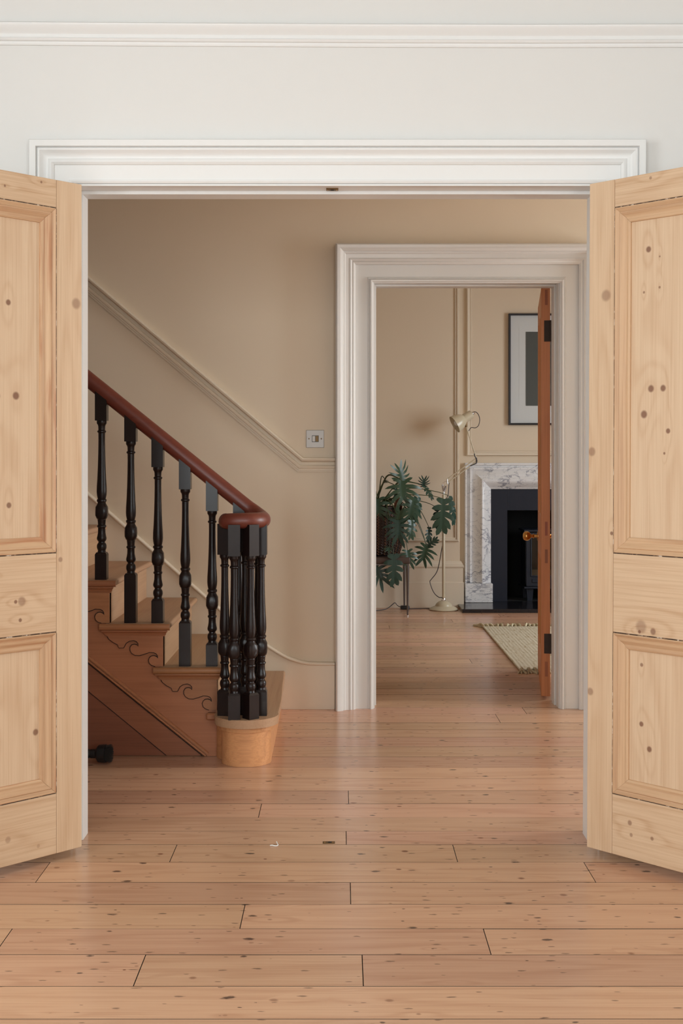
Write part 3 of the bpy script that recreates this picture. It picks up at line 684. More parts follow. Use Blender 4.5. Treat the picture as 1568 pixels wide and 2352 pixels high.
# ------------------------------------------------------------------ balustrade
bl = empty('balustrade', (-0.38, 4.885, Z(1)), label='dark turned balusters under a red mahogany handrail ending in a level scroll', cat='balustrade')
TURN = [(0, 70), (.004, 76), (.020, 76), (.026, 72), (.034, 60), (.045, 54), (.072, 52), (.076, 60), (.080, 68), (.088, 68), (.092, 60), (.096, 52), (.15, 51), (.25, 54), (.35, 60), (.44, 68), (.50, 76), (.54, 78), (.565, 74), (.585, 66), (.594, 60),
        (.597, 70), (.602, 76), (.612, 76), (.617, 68), (.622, 62), (.630, 66), (.642, 80), (.655, 88), (.69, 92), (.72, 90), (.740, 82), (.750, 64), (.754, 66), (.760, 62), (.79, 57), (.794, 66), (.799, 70), (.806, 70), (.811, 60), (.816, 56), (.85, 58), (.872, 66), (.888, 74), (.900, 74), (.912, 62),
        (.918, 50), (.926, 52), (.934, 66), (.946, 74), (.962, 75), (.975, 68), (.984, 60), (.992, 62), (1, 66)]
def superring(bm, c, z, rad, sq, rot, n=24):
    vs = []
    for k in range(n):
        a = 2 * math.pi * k / n; ca, sa = math.cos(a), math.sin(a)
        q = rad / (max(abs(ca), abs(sa))) if sq > 0 else rad
        rr_ = min(q, rad * 1.22) if sq > 0 else rad
        rr_ = rad + (rr_ - rad) * sq
        x, y_ = ca * rr_, sa * rr_
        vs.append(bm.verts.new((c[0] + x * math.cos(rot) - y_ * math.sin(rot), c[1] + x * math.sin(rot) + y_ * math.cos(rot), z)))
    return vs
def baluster(x, y_, z_tread, z_turn, z_top, rot=0.0, slope=0.0, L=0.54):
    bm = bmesh.new(); hw = .0235; rings = []
    for tt, w in TURN:
        z = z_turn + L * (1 - tt); rad = w * 2.66e-4
        sq = 0.9 if .645 < tt < .735 else 0.0
        rings.append(superring(bm, (x, y_), z, rad, sq, rot))
    for a, b_ in zip(rings, rings[1:]):
        for k in range(len(a)): bm.faces.new((a[k], a[(k + 1) % len(a)], b_[(k + 1) % len(a)], b_[k]))
    bm.faces.new(rings[0]); bm.faces.new(rings[-1])
    def block(z0, z1, chz, slope_=0.0, ch=True):
        c_, s_ = math.cos(rot), math.sin(rot)
        def ring(hw_, z, sl_=0):
            out = []
            for dx, dy in ((-1, -1), (1, -1), (1, 1), (-1, 1)):
                X = dx * hw_ * c_ - dy * hw_ * s_; Yy = dx * hw_ * s_ + dy * hw_ * c_
                out.append(bm.verts.new((x + X, y_ + Yy, z + sl_ * X)))
            return out
        rs = [ring(hw, z0)] + ([ring(hw, z1 - chz), ring(hw * .80, z1)] if ch else [ring(hw, z1, slope_)])
        for a, b_ in zip(rs, rs[1:]):
            for k in range(4): bm.faces.new((a[k], a[(k + 1) % 4], b_[(k + 1) % 4], b_[k]))
        bm.faces.new(rs[0]); bm.faces.new(rs[-1])
    block(z_tread - .001, z_turn + .001, .008)
    block(z_turn + L - .001, z_top, 0, slope, ch=False)
    return obj('baluster', bm, M['baluster'], bl, smooth=30)
YB = 4.990; PITCH = -.807
rail_c = lambda x: 1.535 + PITCH * (x + 1.035)                          # centre of the sloping rail
line = [(-.981, 4, .828), (-.8615, 3, .7426), (-.751, 3, .638), (-.639, 2, .5475), (-.529, 2, .459), (-.4185, 1, .370)]
for i in range(1, 19):
    x = -.981 - GO / 2 * i
    line.append((x, 4 + (i + 1) // 2, .828 + RISE / 2 * i))
for x, n, zt in line: baluster(x, YB, Z(n), zt, rail_c(x) - .022, 0, PITCH)
for x, y_, rot in ((-.466, 4.868, math.radians(-12)), (-.4215, 4.792, math.radians(4)), (-.3570, 4.800, math.radians(40)), (-.3205, 4.868, math.radians(90)), (-.338, 4.948, math.radians(50)), (-.385, 4.885, 0)):
    baluster(x, y_, Z(1), .290 if x != -.385 else .30, .952, rot)
# handrail
path = [(-3.15, YB, rail_c(-3.15)), (-2.0, YB, rail_c(-2.0)), (-1.0, YB, rail_c(-1.0)), (-.60, YB, rail_c(-.60)), (-.50, YB, rail_c(-.50)), (-.44, YB, rail_c(-.44))]
arc = []
cxv, cyv, ax, ay = -.392, 4.895, .079, .097
for i in range(0, 19):
    a = math.radians(90 - 10.0 * i)
    zf = max(0.0, 1 - i / 8.0)
    arc.append((cxv + ax * math.cos(a), cyv + ay * math.sin(a), .966 + (rail_c(cxv) - .966) * zf ** 1.6))
path += arc + [(-.425, 4.800, .9645), (-.450, 4.808, .963), (-.459, 4.826, .963), (-.462, 4.838, .963)]
pp = [Vector(p) for p in path]
bm = bmesh.new(); n = 20; rings = []
for i, p in enumerate(pp):
    tt = (pp[min(i + 1, len(pp) - 1)] - pp[max(i - 1, 0)]).normalized()
    th = Vector((tt.x, tt.y, 0)).normalized(); sd = Vector((th.y, -th.x, 0)); up = sd.cross(tt).normalized()
    if up.z < 0: up = -up
    sc = 1.0 if i < len(pp) - 1 else .75
    rings.append([bm.verts.new(p + sd * math.cos(2 * math.pi * k / n) * .029 * sc + up * (math.sin(2 * math.pi * k / n) * .032 * sc * (1.0 if math.sin(2 * math.pi * k / n) > 0 else .95))) for k in range(n)])
for a, b_ in zip(rings, rings[1:]):
    for k in range(n): bm.faces.new((a[k], a[(k + 1) % n], b_[(k + 1) % n], b_[k]))
bm.faces.new(rings[0]); bm.faces.new(rings[-1])
obj('handrail', bm, M['rail'], bl, smooth=60)

# ------------------------------------------------------------------ light switch
sx0, sz1 = W2(703, 988, Y2); sx1, sz0 = W2(744, 1028.5, Y2)
sw = empty('light_switch', ((sx0 + sx1) / 2, Y2, sz0), label='brushed steel square wall switch above the dado rail', cat='light switch')
obj('face_plate', nb((sx0, Y2 - .005, sz0), (sx1, Y2 - .0002, sz1), bev=.0018, seg=2), M['steel'], sw)
cxs, czs = (sx0 + sx1) / 2 + .001, (sz0 + sz1) / 2 + .001
obj('rocker_surround', nb((cxs - .0165, Y2 - .0062, czs - .016), (cxs + .0165, Y2 - .0049, czs + .016)), M['black'], sw)
bm = nb((cxs - .0145, Y2 - .009, czs - .0138), (cxs - .0005, Y2 - .006, czs + .0138), bev=.0008); obj('rocker', bm, M['steel'], sw)
bm = nb((cxs + .0010, Y2 - .0068, czs - .0138), (cxs + .0150, Y2 - .006, czs + .0138), bev=.0004); obj('rocker_end', bm, M['oldbrass'], sw)
for dx in (-.030, .030): obj('screw', lathe(bmesh.new(), [(.0032, 0), (.0032, .0012), (.002, .0018)], (cxs + dx - .001, Y2 - .005, czs), 12, axis=(0, -1, 0)), M['oldbrass'], sw)

# ------------------------------------------------------------------ vacuum brush on the floor by the stairs
bb = Vector((-.945, 4.84, .0405))
vb = empty('vacuum_brush', (bb.x, bb.y, 0), label='black round vacuum brush head lying on the boards by the stair panel', cat='brush')
ax_ = Vector((1, -.10, .03)).normalized()
obj('brush_collar', lathe(bmesh.new(), [(.016, -.052), (.018, -.05), (.018, -.03), (.030, -.022), (.034, -.018), (.036, .0), (.036, .012), (.030, .0125)], bb, 24, axis=ax_), M['black'], vb, smooth=35)
obj('hose_end', lathe(bmesh.new(), [(.012, -.42), (.016, -.42), (.016, -.18), (.0185, -.175), (.0185, -.06), (.016, -.055), (.016, -.045), (.012, -.045)], bb, 20, axis=ax_), M['black'], vb, smooth=35)
bm = bmesh.new(); rb = random.Random(5); u = ax_.orthogonal().normalized(); w_ = ax_.cross(u)
for i in range(520):
    a = rb.uniform(0, 2 * math.pi); q = math.sqrt(rb.random()); 
    d = u * math.cos(a) + w_ * math.sin(a)
    p0 = bb + ax_ * .010 + d * q * .031; ln = rb.uniform(.022, .031) * (1.0 - .25 * q)
    p1 = p0 + (ax_ * ln + d * q * .006 + Vector((rb.uniform(-1, 1), rb.uniform(-1, 1), rb.uniform(-1, 1))) * .0016)
    if p1.z < .001: p1.z = .001
    tube(bm, [p0, p1], [.0009, .0005], 3)
obj('bristles', bm, M['bristle'], vb, kind='stuff')

# ------------------------------------------------------------------ small things on the near floor
fb = empty('floor_bolt_plate', (-.041, 3.838, 0), label='small worn brass bolt socket plate screwed to the floorboards', cat='bolt plate')
pc = PT(755, 1935.5, 3360 / (1935.5 - CY))
WL[fb.name] = Vector((pc.x, pc.y, 0)); fb.location = (pc.x, pc.y, 0)
obj('plate', nb((pc.x - .019, pc.y - .011, -.0006), (pc.x + .019, pc.y + .011, .0012), bev=.0005), M['oldbrass'], fb)
obj('bolt_hole', lathe(bmesh.new(), [(.006, .0008), (.006, .0015)], (pc.x + .003, pc.y, 0), 12), M['pit'], fb)
for dx in (-.013, .013): obj('screw', lathe(bmesh.new(), [(.003, .0011), (.003, .0018)], (pc.x + dx, pc.y, 0), 10), M['brass'], fb)
th = [PT(px, py, 3360 / (py - CY)) for px, py in ((635, 1935), (637, 1940), (638.5, 1942.5), (635, 1944.3), (630, 1944.2), (625, 1943), (620, 1943.6))]
bm = bmesh.new(); tube(bm, smoothpath([p + Vector((0, 0, .0022)) for p in th], 4), .0016, 6)
obj('loose_thread', bm, M['thread'], label='short curled white thread lying on the floorboards', cat='thread', smooth=60, loc=(th[2].x, th[2].y, 0))

# ------------------------------------------------------------------ back room: panelling, skirting
pmf = [(-.022, 0), (-.022, .008), (-.018, .012), (-.012, .008), (-.008, .008), (-.004, .018), (.006, .022), (.010, .016), (.012, 0)]
xr_ = (1050 - CX) * Y3 / F
bm = bmesh.new(); mould(bm, pmf, [(-0.35, .553), (-0.35, 2.75), (xr_, 2.75), (xr_, .553)], wallY(Y3), closed=True); obj('trim_5', bm, M['beige_wood'], smooth=35,
    label='tall beige panel moulding on the wall behind the plant', cat='panel moulding', kind='structure')
xo = (1071 - CX) * Y3R / F; zo = H0 - (1044 - CY) * Y3R / F
bm = bmesh.new(); mould(bm, [(u * 1.3 - .004, w * 1.3) for u, w in pmf], [(xo + .01, zo), (xo + .01, 2.78), (2.46, 2.78), (2.46, zo)], wallY(Y3R), closed=True); obj('trim_6', bm, M['beige_wood'], smooth=35,
    label='beige overmantel panel moulding framing the picture', cat='panel moulding', kind='structure')
skp = [(0, 0), (0, .030), (.205, .030), (.210, .024), (.325, .024), (.330, .030), (.342, .033), (.350, .024), (.356, .024), (.366, .016), (.376, .012), (.380, .008), (.380, 0)]
bm = bmesh.new()
cor = [(-1.2, Y3), (.974, Y3), (.974, Y3R)]
rings = []
for i, (x, y_) in enumerate(cor):
    ring = []
    for z, w in skp:
        if i == 0: p = (x, y_ - w, z)
        elif i == 1: p = (x + w, y_ - w, z)
        else: p = (x + w, y_, z)
        ring.append(bm.verts.new(p))
    rings.append(ring)
for a, b_ in zip(rings, rings[1:]):
    for j in range(len(skp)): bm.faces.new((a[j], a[(j + 1) % len(skp)], b_[(j + 1) % len(skp)], b_[j]))
bm.faces.new(rings[0]); bm.faces.new(rings[-1])
obj('baseboard_back', bm, M['beige_wood'], smooth=35, label='tall moulded beige skirting behind the stool and lamp', cat='skirting', kind='structure')

# ------------------------------------------------------------------ fireplace
fp = empty('fireplace', (1.75, Y3R, 0), label='white veined marble fireplace surround with dark slate slips', cat='fireplace')
HT = .030
mpf = [(0, 0), (0, .034), (.008, .040), (.018, .046), (.030, .062), (.050, .082), (.074, .100), (.082, .1005), (.088, .094), (.105, .078), (.130, .058), (.160, .044), (.163, .054), (.177, .056), (.181, .036), (.198, .033), (.202, .052), (.214, .052), (.218, .048), (.218, 0)]
xi0, xi1 = 1.248, 2.252
bm = bmesh.new(); mould(bm, mpf, [(xi0, .962), (xi0, .970), (xi1, .970), (xi1, .962)], wallY(Y3R)); obj('marble_lintel', bm, M['marble'], fp, smooth=35)
for x, flip in ((xi0, 1), (xi1, -1)):
    bm = bmesh.new(); 
    mould(bm, [(u, w) for u, w in mpf], [(x, .188), (x, .9612)] if flip > 0 else [(x, .9612), (x, .188)], wallY(Y3R)); obj('marble_jamb', bm, M['marble'], fp, smooth=35)
    xa, xb_ = sorted((x - .222 * flip, x + .006 * flip)); obj('foot_block', nb((xa, Y3R - .112, HT), (xb_, Y3R, .187), bev=.003), M['marble'], fp)
obj('slate_slip', nb((xi0 + .001, Y3R - .024, HT), (1.386, Y3R + .01, .969)), M['slate'], fp)
obj('slate_slip', nb((2.114, Y3R - .024, HT), (xi1 - .001, Y3R + .01, .969)), M['slate'], fp)
obj('slate_slip', nb((1.3865, Y3R - .024, .792), (2.1135, Y3R + .01, .969)), M['slate'], fp)
bm = bmesh.new()
box(bm, (1.37, 10.66, 0), (2.13, 10.69, .96)); box(bm, (1.34, Y3R + .012, 0), (1.37, 10.69, .96)); box(bm, (2.13, Y3R + .012, 0), (2.16, 10.69, .96)); box(bm, (1.34, Y3R + .012, .93), (2.16, 10.69, .96)); box(bm, (1.37, Y3R + .012, .0), (2.13, 10.66, HT))
obj('firebox_lining', bm, M['pit'], fp)
obj('hearth', nb((.957, 9.66, -.0005), (2.543, 10.219, HT - .0005), bev=.003), M['hearth'], label='polished black slate hearth slab under the marble surround', cat='hearth', loc=(1.75, 9.66, 0))

# stove
sv = empty('wood_stove', (1.75, 10.36, HT), label='dark blue-black cast iron wood stove standing in the fireplace', cat='stove')
SX0, SX1, SY0, SY1, SZ0, SZ1 = 1.545, 1.955, 10.215, 10.52, .150, .610
bm = bmesh.new()
box(bm, (SX0, SY0 + .02, SZ0), (SX0 + .015, SY1, SZ1)); box(bm, (SX1 - .015, SY0 + .02, SZ0), (SX1, SY1, SZ1)); box(bm, (SX0, SY1 - .015, SZ0), (SX1, SY1, SZ1)); box(bm, (SX0, SY0 + .02, SZ0), (SX1, SY1, SZ0 + .02))
obj('stove_body', bm, M['iron'], sv)
obj('top_plate', nb((SX0 - .018, SY0 - .018, SZ1), (SX1 + .018, SY1 + .01, SZ1 + .018), bev=.005, seg=2), M['iron'], sv)
obj('base_plate', nb((SX0 - .018, SY0 - .018, SZ0 - .016), (SX1 + .018, SY1 + .01, SZ0), bev=.005, seg=2), M['iron'], sv)
bm = bmesh.new(); fx0, fx1, fz0, fz1 = SX0 + .004, SX1 - .004, SZ0 + .006, SZ1 - .006; gx0, gx1, gz0, gz1 = SX0 + .048, SX1 - .048, .245, .560
box(bm, (fx0, SY0, fz0), (gx0, SY0 + .02, fz1)); box(bm, (gx1, SY0, fz0), (fx1, SY0 + .02, fz1)); box(bm, (gx0, SY0, gz1), (gx1, SY0 + .02, fz1)); box(bm, (gx0, SY0, fz0), (gx1, SY0 + .02, gz0))
d = obj('stove_door', bm, M['iron'], sv)
bm = bmesh.new(); mould(bm, [(0, 0), (0, .006), (.006, .008), (.010, .004), (.010, 0)], [(gx0, gz0), (gx0, gz1), (gx1, gz1), (gx1, gz0)], wallY(SY0), closed=True); obj('door_bead', bm, M['iron'], d)
obj('stove_glass', nb((gx0 + .001, SY0 + .008, gz0 + .001), (gx1 - .001, SY0 + .012, gz1 - .001)), M['stoveglass'], d)
obj('air_slide', nb((SX0 + .05, SY0 - .008, .185), (SX1 - .05, SY0, .215), bev=.003), M['iron'], sv)
obj('door_handle', lathe(bmesh.new(), [(.006, 0), (.006, .02), (.010, .024), (.010, .09), (.006, .094)], (SX1 - .03, SY0 - .012, .38), 12), M['chrome'], sv, smooth=40)
for x in (SX0 + .035, SX1 - .035):
    for y_ in (SY0 + .03, SY1 - .04):
        bm = bmesh.new(); A = [(x - .030, y_ - .02), (x + .030, y_ - .02), (x + .030, y_ + .02), (x - .030, y_ + .02)]
        a = [bm.verts.new((q[0], q[1], SZ0 - .016)) for q in A]; b_ = [bm.verts.new((x + (q[0] - x) * .7, y_ + (q[1] - y_) * .7, HT)) for q in A]
        for kx in range(4): bm.faces.new((a[kx], a[(kx + 1) % 4], b_[(kx + 1) % 4], b_[kx]))
        bm.faces.new(a); bm.faces.new(b_); obj('leg', bm, M['iron'], sv)
bm = bmesh.new(); prism(bm, [(10.27, .171), (10.37, .171), (10.365, .245), (10.31, .285), (10.262, .25)], lambda a, b, w: Vector((w, a, b)), 1.60, 1.90)
obj('firewood_log', bm, M['log'], label='pale split log lying behind the stove glass', cat='log', loc=(1.75, 10.31, .171))

# ------------------------------------------------------------------ framed picture
fx, fzt = W2(1168, 720, Y3R - .03); _, fzb = W2(1168, 976, Y3R - .03); fxr = 2.13
pf = empty('framed_picture', ((fx + fxr) / 2, Y3R, fzb), label='black framed dark green print in a wide white mount above the fireplace', cat='picture')
bm = bmesh.new(); mould(bm, [(-.016, 0), (-.016, .034), (-.002, .036), (0, .034), (0, 0)], [(fx, fzb), (fx, fzt), (fxr, fzt), (fxr, fzb)], wallY(Y3R), closed=True); obj('frame', bm, M['frame'], pf)
obj('mount', nb((fx + .010, Y3R - .016, fzb + .010), (fxr - .010, Y3R - .002, fzt - .010)), M['paper'], pf)
ax0, azt = W2(1207, 762, Y3R - .02); _, azb = W2(1207, 932, Y3R - .02); ax1 = fxr - (ax0 - fx)
ex0, ezt = W2(1193, 748, Y3R - .02); ezb = azb - .05
bm = bmesh.new(); mould(bm, [(0, 0), (0, .0012), (.004, .0012), (.004, 0)], [(ex0, ezb), (ex0, ezt), (fxr - (ex0 - fx), ezt), (fxr - (ex0 - fx), ezb)], wallY(Y3R - .016), closed=True); obj('plate_mark', bm, M['paper'], pf)
obj('print', nb((ax0, Y3R - .0178, azb), (ax1, Y3R - .0158, azt)), M['artwork'], pf)
obj('picture_glass', nb((fx + .012, Y3R - .026, fzb + .012), (fxr - .012, Y3R - .023, fzt - .012)), M['picglass'], pf)

# ------------------------------------------------------------------ floor lamp
LX, LY = (1018.5 - CX) * 9.86 / F, 9.86
lp = empty('floor_lamp', (LX, LY, 0), label='cream jointed-arm floor lamp with a round domed foot', cat='floor lamp')
def L(px, py, dy=0.0): return PT(px, py, LY + dy)
obj('foot', lathe(bmesh.new(), [(.112, 0), (.118, .003), (.118, .008), (.102, .019), (.082, .028), (.070, .032), (.068, .035), (.066, .042), (.058, .054), (.044, .066), (.028, .073), (.016, .076)], (LX, LY, 0), 36), M['lampcream'], lp, smooth=40)
obj('ferrule', lathe(bmesh.new(), [(.016, .074), (.016, .094), (.013, .098)], (LX, LY, 0), 18), M['chrome'], lp, smooth=40)
zp = L(1018, 1136).z
obj('pole', lathe(bmesh.new(), [(.0128, .094), (.0128, zp - .006), (.009, zp)], (LX, LY, 0), 18), M['lampcream'], lp, smooth=40)
bm = bmesh.new(); tube(bm, [(LX, LY, zp - .002), L(1019, 1126)], .008, 10); tube(bm, [L(1019, 1128), L(1016, 1112)], .003, 6); tube(bm, [L(1019, 1128), L(1024, 1116)], .003, 6); tube(bm, [L(1015.5, 1111, -.012), L(1026.5, 1104, -.012)], .004, 6); tube(bm, [L(1026.5, 1100, -.014), L(1027.5, 1112, -.014)], .006, 10)
obj('knuckle_bracket', bm, M['chrome'], lp, smooth=40)
for (a, b_) in (((1015.5, 1113), (1018.2, 1128)), ((1023.8, 1115), (1019.6, 1129))):
    p0, p1 = L(*a, -.018), L(*b_, -.018); dv = p1 - p0; uu = dv.normalized().orthogonal(); ww = dv.normalized().cross(uu)
    pts = [p0 + dv * (i / 60) + (uu * math.cos(i * 1.15) + ww * math.sin(i * 1.15)) * .006 for i in range(61)]
    bm = bmesh.new(); tube(bm, pts, .0018, 5); obj('spring', bm, M['chrome'], lp, smooth=60)
bm = bmesh.new(); tube(bm, [L(1026, 1101, -.010), L(1093, 1053, -.010)], .0048, 8); obj('lower_arm', bm, M['lampcream'], lp, smooth=50)
bm = bmesh.new(); tube(bm, [L(1029, 1107.5, -.010), L(1093.5, 1060, -.010)], .0048, 8); obj('lower_arm', bm, M['lampcream'], lp, smooth=50)
bm = bmesh.new(); tube(bm, [L(1093.5, 1051, -.012), L(1094, 1062, -.012)], .006, 8); obj('elbow_joint', bm, M['cable'], lp, smooth=50)
bm = bmesh.new(); tube(bm, [L(1093.5, 1053, -.002), L(1070, 979, -.002)], .0048, 8); obj('upper_arm', bm, M['lampcream'], lp, smooth=50)
bm = bmesh.new(); tube(bm, [L(1070.5, 981, -.004), L(1068, 971, -.004)], .008, 8); obj('head_joint', bm, M['oldbrass'], lp, smooth=50)
h0, h1 = L(1083.5, 950.5), L(1041, 976.5, -.03); axh = (h1 - h0).normalized(); hl = (h1 - h0).length
bm = bmesh.new(); lathe(bm, [(.026, 0), (.034, .006), (.037, .05), (.037, .088)], h0, 24, axis=axh); obj('lamp_cap', bm, M['lampcream'], lp, smooth=40)
bm = bmesh.new()
outer = [(.038, .078), (.046, .088), (.058, .108), (.068, .138), (.074, .170)]; inner = [(.071, .170), (.064, .138), (.054, .110), (.040, .090), (.02, .084)]
lathe(bm, outer + inner, h0, 32, axis=axh); obj('shade', bm, M['lampcream'], lp, smooth=50)
bm = bmesh.new(); lathe(bm, [(.010, -.022), (.013, -.02), (.013, -.010), (.010, -.008), (.018, -.004), (.018, .001)], h0, 16, axis=axh); obj('flex_grip', bm, M['chrome'], lp, smooth=40)
bm = bmesh.new(); lathe(bm, [(.012, .10), (.022, .125), (.026, .145), (.020, .162), (.006, .168)], h0, 16, axis=axh); obj('bulb', bm, M['paper'], lp, smooth=60)
bm = bmesh.new(); tube(bm, smoothpath([L(*p) for p in ((1086, 947), (1090, 945.8), (1096, 949), (1100.5, 958), (1101, 968), (1098, 978), (1091, 982.8), (1083, 981.8), (1079, 985), (1076, 990))], 5), .0032, 6); obj('head_flex', bm, M['cable'], lp, smooth=60)
bm = bmesh.new(); tube(bm, smoothpath([L(*p, -.014) for p in ((1088.5, 1042), (1090, 1047), (1093, 1053), (1095, 1058), (1093, 1064), (1087, 1067), (1080, 1070))], 5), .0042, 6); obj('elbow_flex', bm, M['cable'], lp, smooth=60)
bm = bmesh.new(); tube(bm, smoothpath([L(1031, 1109, -.010), L(1030, 1122, -.01), L(1028.5, 1137, -.01), L(1021.5, 1160, .005), L(1021, 1230, .014), L(1015, 1256, .012), L(1008, 1295, .02), L(1002, 1315, .02), L(990, 1331, .03), L(987, 1337, .03), L(992, 1353, .03), L(999, 1365, .03), L(1008, 1372, .02), L(1014, 1372.5, .02), L(1016, 1376, .03), L(1008, 1386, .05), Vector((LX - .06, LY + .10, .004)), Vector((LX - .14, LY + .07, .004)), Vector((.52, 9.90, .004))], 5), .0032, 6)
obj('power_flex', bm, M['cable'], lp, smooth=60)
# plug adaptor and extension lead
ex = empty('extension_lead', (.50, 9.90, 0), label='black socket adaptor and grey lead on the floor by the skirting', cat='lead')
pp = PT(929, 1394, 9.90)
obj('socket', nb((.478, 9.875, 0), (.552, 9.93, .030), bev=.008, seg=2), M['black'], ex)
bm = bmesh.new(); tube(bm, smoothpath([(.478, 9.90, .018), (.455, 9.90, .030), (.435, 9.90, .052), (.415, 9.89, .042), (.38, 9.87, .016), (.33, 9.82, .005), (.2, 9.78, .004), (-.1, 9.8, .004), (-.3, 9.9, .004)], 6), .0035, 6); obj('lead', bm, M['cable'], ex, smooth=60)

# ------------------------------------------------------------------ stool with basket and plant
sx0, sx1, sy0, sy1 = .030, .532, 9.425, 9.955
sl_ = empty('stool', ((sx0 + sx1) / 2, (sy0 + sy1) / 2, 0), label='low square brown stool on thin tapered metal legs carrying the basket', cat='stool')
obj('seat', nb((sx0, sy0, .408), (sx1, sy1, .458), bev=.010, seg=3), M['seat'], sl_, smooth=40)
obj('seat_rim', nb((sx0 + .01, sy0 + .01, .396), (sx1 - .01, sy1 - .01, .4075)), M['legmetal'], sl_)
for x in (sx0 + .026, sx1 - .020):
    for y_ in (sy0 + .02, sy1 - .02):
        bm = bmesh.new(); lathe(bm, [(.006, .012), (.0135, .396)], (x, y_, 0), 14); o = obj('leg', bm, M['legmetal'], sl_, smooth=40)
        bm = bmesh.new(); lathe(bm, [(.006, 0), (.0075, .001), (.0075, .011), (.005, .012)], (x, y_, 0), 12); obj('foot_cap', bm, M['chrome'], o, smooth=40)
bx_, by_ = .285, 9.69
bk = empty('basket_planter', (bx_, by_, .458), label='dark woven rattan basket planter with zigzag cords on the stool', cat='planter')
bprof = [(.150, .000), (.172, .012), (.196, .09), (.206, .18), (.204, .26), (.192, .33), (.178, .370), (.170, .378), (.160, .372), (.160, .33)]
obj('basket_body', lathe(bmesh.new(), bprof, (bx_, by_, .458), 40), M['basket'], bk, smooth=50)
def brad(h):
    pr = bprof[:7]
    for (r0, h0_), (r1, h1_) in zip(pr, pr[1:]):
        if h0_ <= h <= h1_: return r0 + (r1 - r0) * (h - h0_) / (h1_ - h0_)
    return pr[-1][0]
cord_me = []
for var in range(2):
    bm = bmesh.new(); pts = []
    nz = 34
    for i in range(nz):
        h = .012 + .352 * i / (nz - 1); off = .0075 * (1 if (i + var) % 2 else -1)
        pts.append((brad(h) + .004, off, h))
    tube(bm, pts, .0032, 5)
    me = bpy.data.meshes.new('weave_cord'); bm.to_mesh(me); bm.free(); me.materials.append(M['cord'] if var else M['seat']); cord_me.append(me)
for i in range(44):
    o = bpy.data.objects.new('weave_cord', cord_me[i % 2]); COL.objects.link(o); o.parent = bk; o.rotation_euler = (0, 0, 2 * math.pi * i / 44)
obj('rim_cord', (lambda bm: (tube(bm, [(bx_ + .172 * math.cos(a * math.pi / 18), by_ + .172 * math.sin(a * math.pi / 18), .458 + .378) for a in range(37)], .009, 8), bm)[1])(bmesh.new()), M['basket'], bk, smooth=50)
obj('basket_handle', (lambda bm: (tube(bm, smoothpath([(bx_ + .13, by_ - .12, .80), (bx_ + .14, by_ - .13, .87), (bx_ + .165, by_ - .10, .905), (bx_ + .185, by_ - .05, .88), (bx_ + .185, by_ - .03, .80)], 6), .010, 8), bm)[1])(bmesh.new()), M['cord'], bk, smooth=60)

pl = empty('split_leaf_philodendron', (bx_, by_, .78), label='sprawling split-leaf philodendron trailing out of the basket', cat='plant')
obj('soil', lathe(bmesh.new(), [(.157, .788), (.157, .796), (.09, .806), (.01, .808)], (bx_, by_, 0), 24), M['soil'], pl, smooth=50)
def leafmesh(L_, Wd_, seed, droop):
    rl = random.Random(seed); bm = bmesh.new(); NL = 5
    def zf(x, y_): return -droop * (x / L_) ** 2 * L_ + .30 * abs(y_) * (1 - .6 * abs(y_) / max(Wd_, 1e-4)) - .25 * max(0, abs(y_) - .5 * Wd_)
    V = lambda x, y_: bm.verts.new((x, y_, zf(x, y_)))
    ts = [i / NL for i in range(NL + 1)]
    mid = [V(t_ * L_ * .92, 0) for t_ in ts]
    for s in (-1, 1):
        bw = [.10 + .10 * math.sin(math.pi * min(1, t_ * .9 + .12)) for t_ in ts]
        edge = [V(t_ * L_ * .90, s * bw[i] * Wd_ * (1 if i < NL else .15)) for i, t_ in enumerate(ts)]
        for i in range(NL): bm.faces.new((mid[i], mid[i + 1], edge[i + 1], edge[i]))
        for i in range(NL):
            tm = (ts[i] + ts[i + 1]) / 2; ang = math.radians(150 - 128 * tm ** .75 + rl.uniform(-7, 7))
            ln = Wd_ * (.70 + .45 * math.sin(math.pi * (tm * .8 + .15))) * rl.uniform(.85, 1.1) * (.75 if i == 0 else 1)
            e0, e1 = edge[i].co.copy(), edge[i + 1].co.copy(); mdl = (e0 + e1) / 2
            d = Vector((math.cos(ang), s * math.sin(ang), 0)); nn_ = Vector((-d.y, d.x, 0)); hw = (e1 - e0).length * .46
            def pt(f, g): p = mdl + d * ln * f + nn_ * g * hw + Vector((.25 * ln * f * f, 0, 0)); return V(p.x, p.y)
            sgn = 1 if (e1 - e0).dot(nn_) > 0 else -1
            a0, a1, b0, b1, tp = pt(.42, -1.0 * sgn), pt(.42, 1.0 * sgn), pt(.78, -.72 * sgn), pt(.78, .72 * sgn), pt(1.0, 0)
            bm.faces.new((edge[i], edge[i + 1], a1, a0)); bm.faces.new((a0, a1, b1, b0)); bm.faces.new((b0, b1, tp))
    tipv = V(L_ * 1.05, 0); 
    e = [v_ for v_ in bm.verts]
    bm.faces.new((mid[-1], tipv, bm.verts.new((L_ * .90, .03 * Wd_, zf(L_ * .9, 0)))))
    return bm
K4 = lambda x, y_: (850 + x / 6.532, 1060 + y_ / 6.532)
